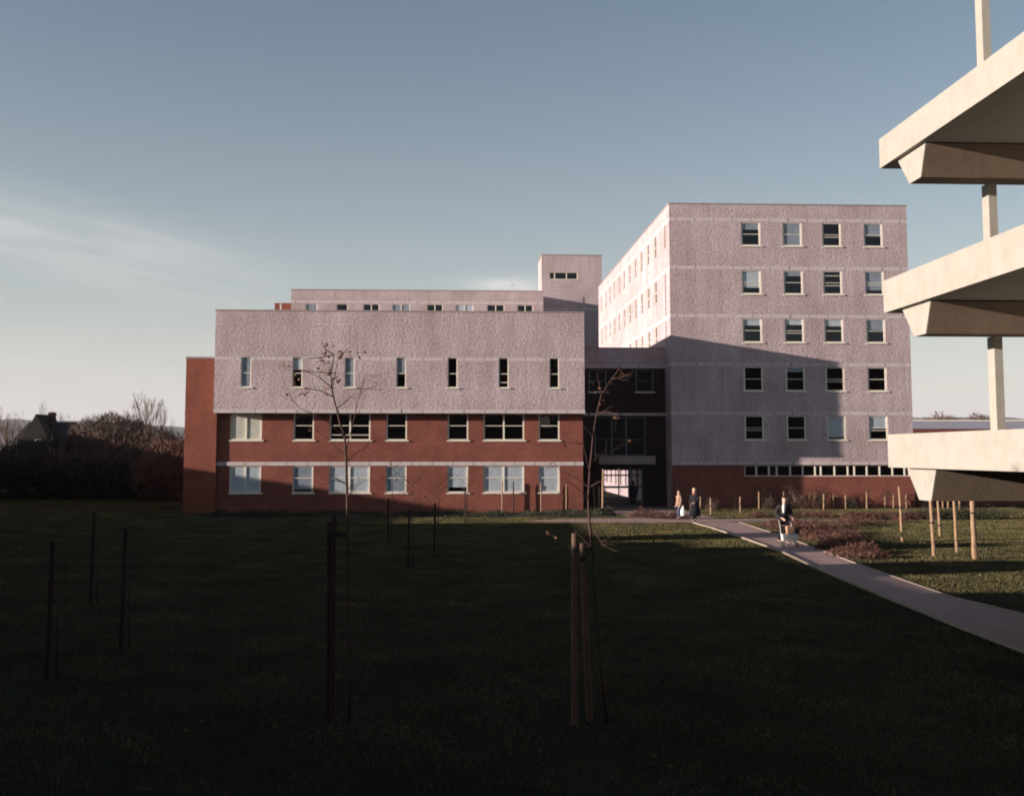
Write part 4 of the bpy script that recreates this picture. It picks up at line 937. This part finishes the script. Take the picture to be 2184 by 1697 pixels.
# somebody in the doorway
J = dict(elL=(.25, .0, 1.12), haL=(.24, -.08, .88), elR=(-.25, .0, 1.12), haR=(-.24, -.08, .88), knL=(.10, -.04, .50), anL=(.10, .0, .09), knR=(-.10, -.02, .50), anR=(-.11, .04, .09), head=(0, -.02, 1.61))
person('dark figure in a long coat standing in the entrance doorway', 11.72, 74.3, math.radians(160), 1.80, J,
       [('coat', 'black_cloth', coat(J, 1.05, .075), [(1.10, .18, .15, 0), (.9, .22, .19, 0), (.62, .24, .22, 0)]), ('trousers', 'black_cloth', trousers(J), None)] + shoe_parts(J, 'black_cloth'), ('dark_hair', .3), None)
# man with the trolley
J = dict(elL=(.30, .02, 1.10), haL=(.21, -.27, .98), elR=(-.30, .02, 1.10), haR=(-.21, -.27, .98), knL=(.10, -.10, .50), anL=(.10, -.02, .09), knR=(-.10, .04, .50), anR=(-.11, .26, .14), head=(.0, -.06, 1.61))
x3, y3 = 13.02, 44.05
person('man in a dark jacket and white shirt pushing a small trolley', x3, y3, math.radians(8), 1.95, J,
       [('shirt', 'white_cloth', [[((-.03, -.065, 1.12), (.06, .09)), ((-.04, -.075, 1.33), (.075, .092)), ((0, -.03, 1.47), (.062, .062))]], None),
        ('jacket', 'grey_cloth', coat(J, 1.04, .08), [(1.12, .185, .135, .01), (.98, .21, .155, .01), (.86, .215, .16, .01)]), ('trousers', 'black_cloth', trousers(J), None)] + shoe_parts(J, 'black_cloth'), ('dark_hair', .35))
tx, ty = 13.03, 43.55
tr_ = thing('trolley', 'small pale hand trolley with two long handles, loaded with a box', 'trolley', (tx, ty, .012))
q = MB()
for sg in (-1, 1):
    q.tube([(tx + sg * .23, ty + .44, 1.0), (tx + sg * .235, ty + .30, .80), (tx + sg * .25, ty + .02, .30)], [.022, .022, .022], 8)
    q.tube([(tx + sg * .25, ty + .02, .30), (tx + sg * .27, ty - .28, .16)], [.02, .02], 8); q.tube([(tx + sg * .25, ty + .05, .36), (tx + sg * .25, ty + .12, .10)], [.018, .018], 8)
q.tube([(tx - .25, ty + .02, .30), (tx + .25, ty + .02, .30)], [.018, .018], 8); q.tube([(tx - .235, ty + .30, .80), (tx + .235, ty + .30, .80)], [.014, .014], 8)
q.build('trolley_frame', 'metal', tr_)
q = MB(); z0, z1 = .24, .50
q.hexa([(tx - .27, ty - .30, z0), (tx + .27, ty - .30, z0), (tx + .27, ty - .02, z0), (tx - .27, ty - .02, z0), (tx - .31, ty - .34, z1), (tx + .31, ty - .34, z1), (tx + .31, ty + .0, z1), (tx - .31, ty + .0, z1)])
q.build('tray', 'white_cloth', tr_)
for wx, wy in ((-.27, -.25), (.27, -.25), (-.27, .12), (.27, .12)):
    wq = MB(); c = Vector((tx + wx, ty + wy, .10)); wq.tube([c + Vector((-.02, 0, 0)), c + Vector((.02, 0, 0))], [.086, .086], 16); wo = wq.build('wheel', 'rubber', tr_)
    wq = MB(); wq.tube([c + Vector((-.026, 0, 0)), c + Vector((.026, 0, 0))], [.04, .04], 12); wq.build('hub', 'metal', wo)
bxo = MB(); bxo.hexa([(tx - .10, ty - .30, .515), (tx + .17, ty - .30, .515), (tx + .17, ty - .06, .515), (tx - .10, ty - .06, .515), (tx - .10, ty - .24, .80), (tx + .17, ty - .24, .80), (tx + .17, ty + .02, .80), (tx - .10, ty + .02, .80)])
tag(bxo.build('box', 'cardboard'), 'brownish pink box standing on the trolley tray', 'box')

# ------------------------------------------------------------------ haze
HAZE = 6e-5
if HAZE:
    q = MB(); q.box(-6100, 6100, -2100, 6600, -3, 260); hz = q.build('haze', 'glass'); hz.data.materials.clear()
    m = bpy.data.materials.new('haze_air'); m.use_nodes = True; nn = m.node_tree.nodes; nn.clear()
    o = nn.new('ShaderNodeOutputMaterial'); v = nn.new('ShaderNodeVolumePrincipled'); v.inputs['Density'].default_value = HAZE; v.inputs['Color'].default_value = (.80, .78, .93, 1)
    m.node_tree.links.new(v.outputs[0], o.inputs['Volume']); hz.data.materials.append(m); tag(hz, 'thin bluish distance haze', 'haze', kind='stuff')
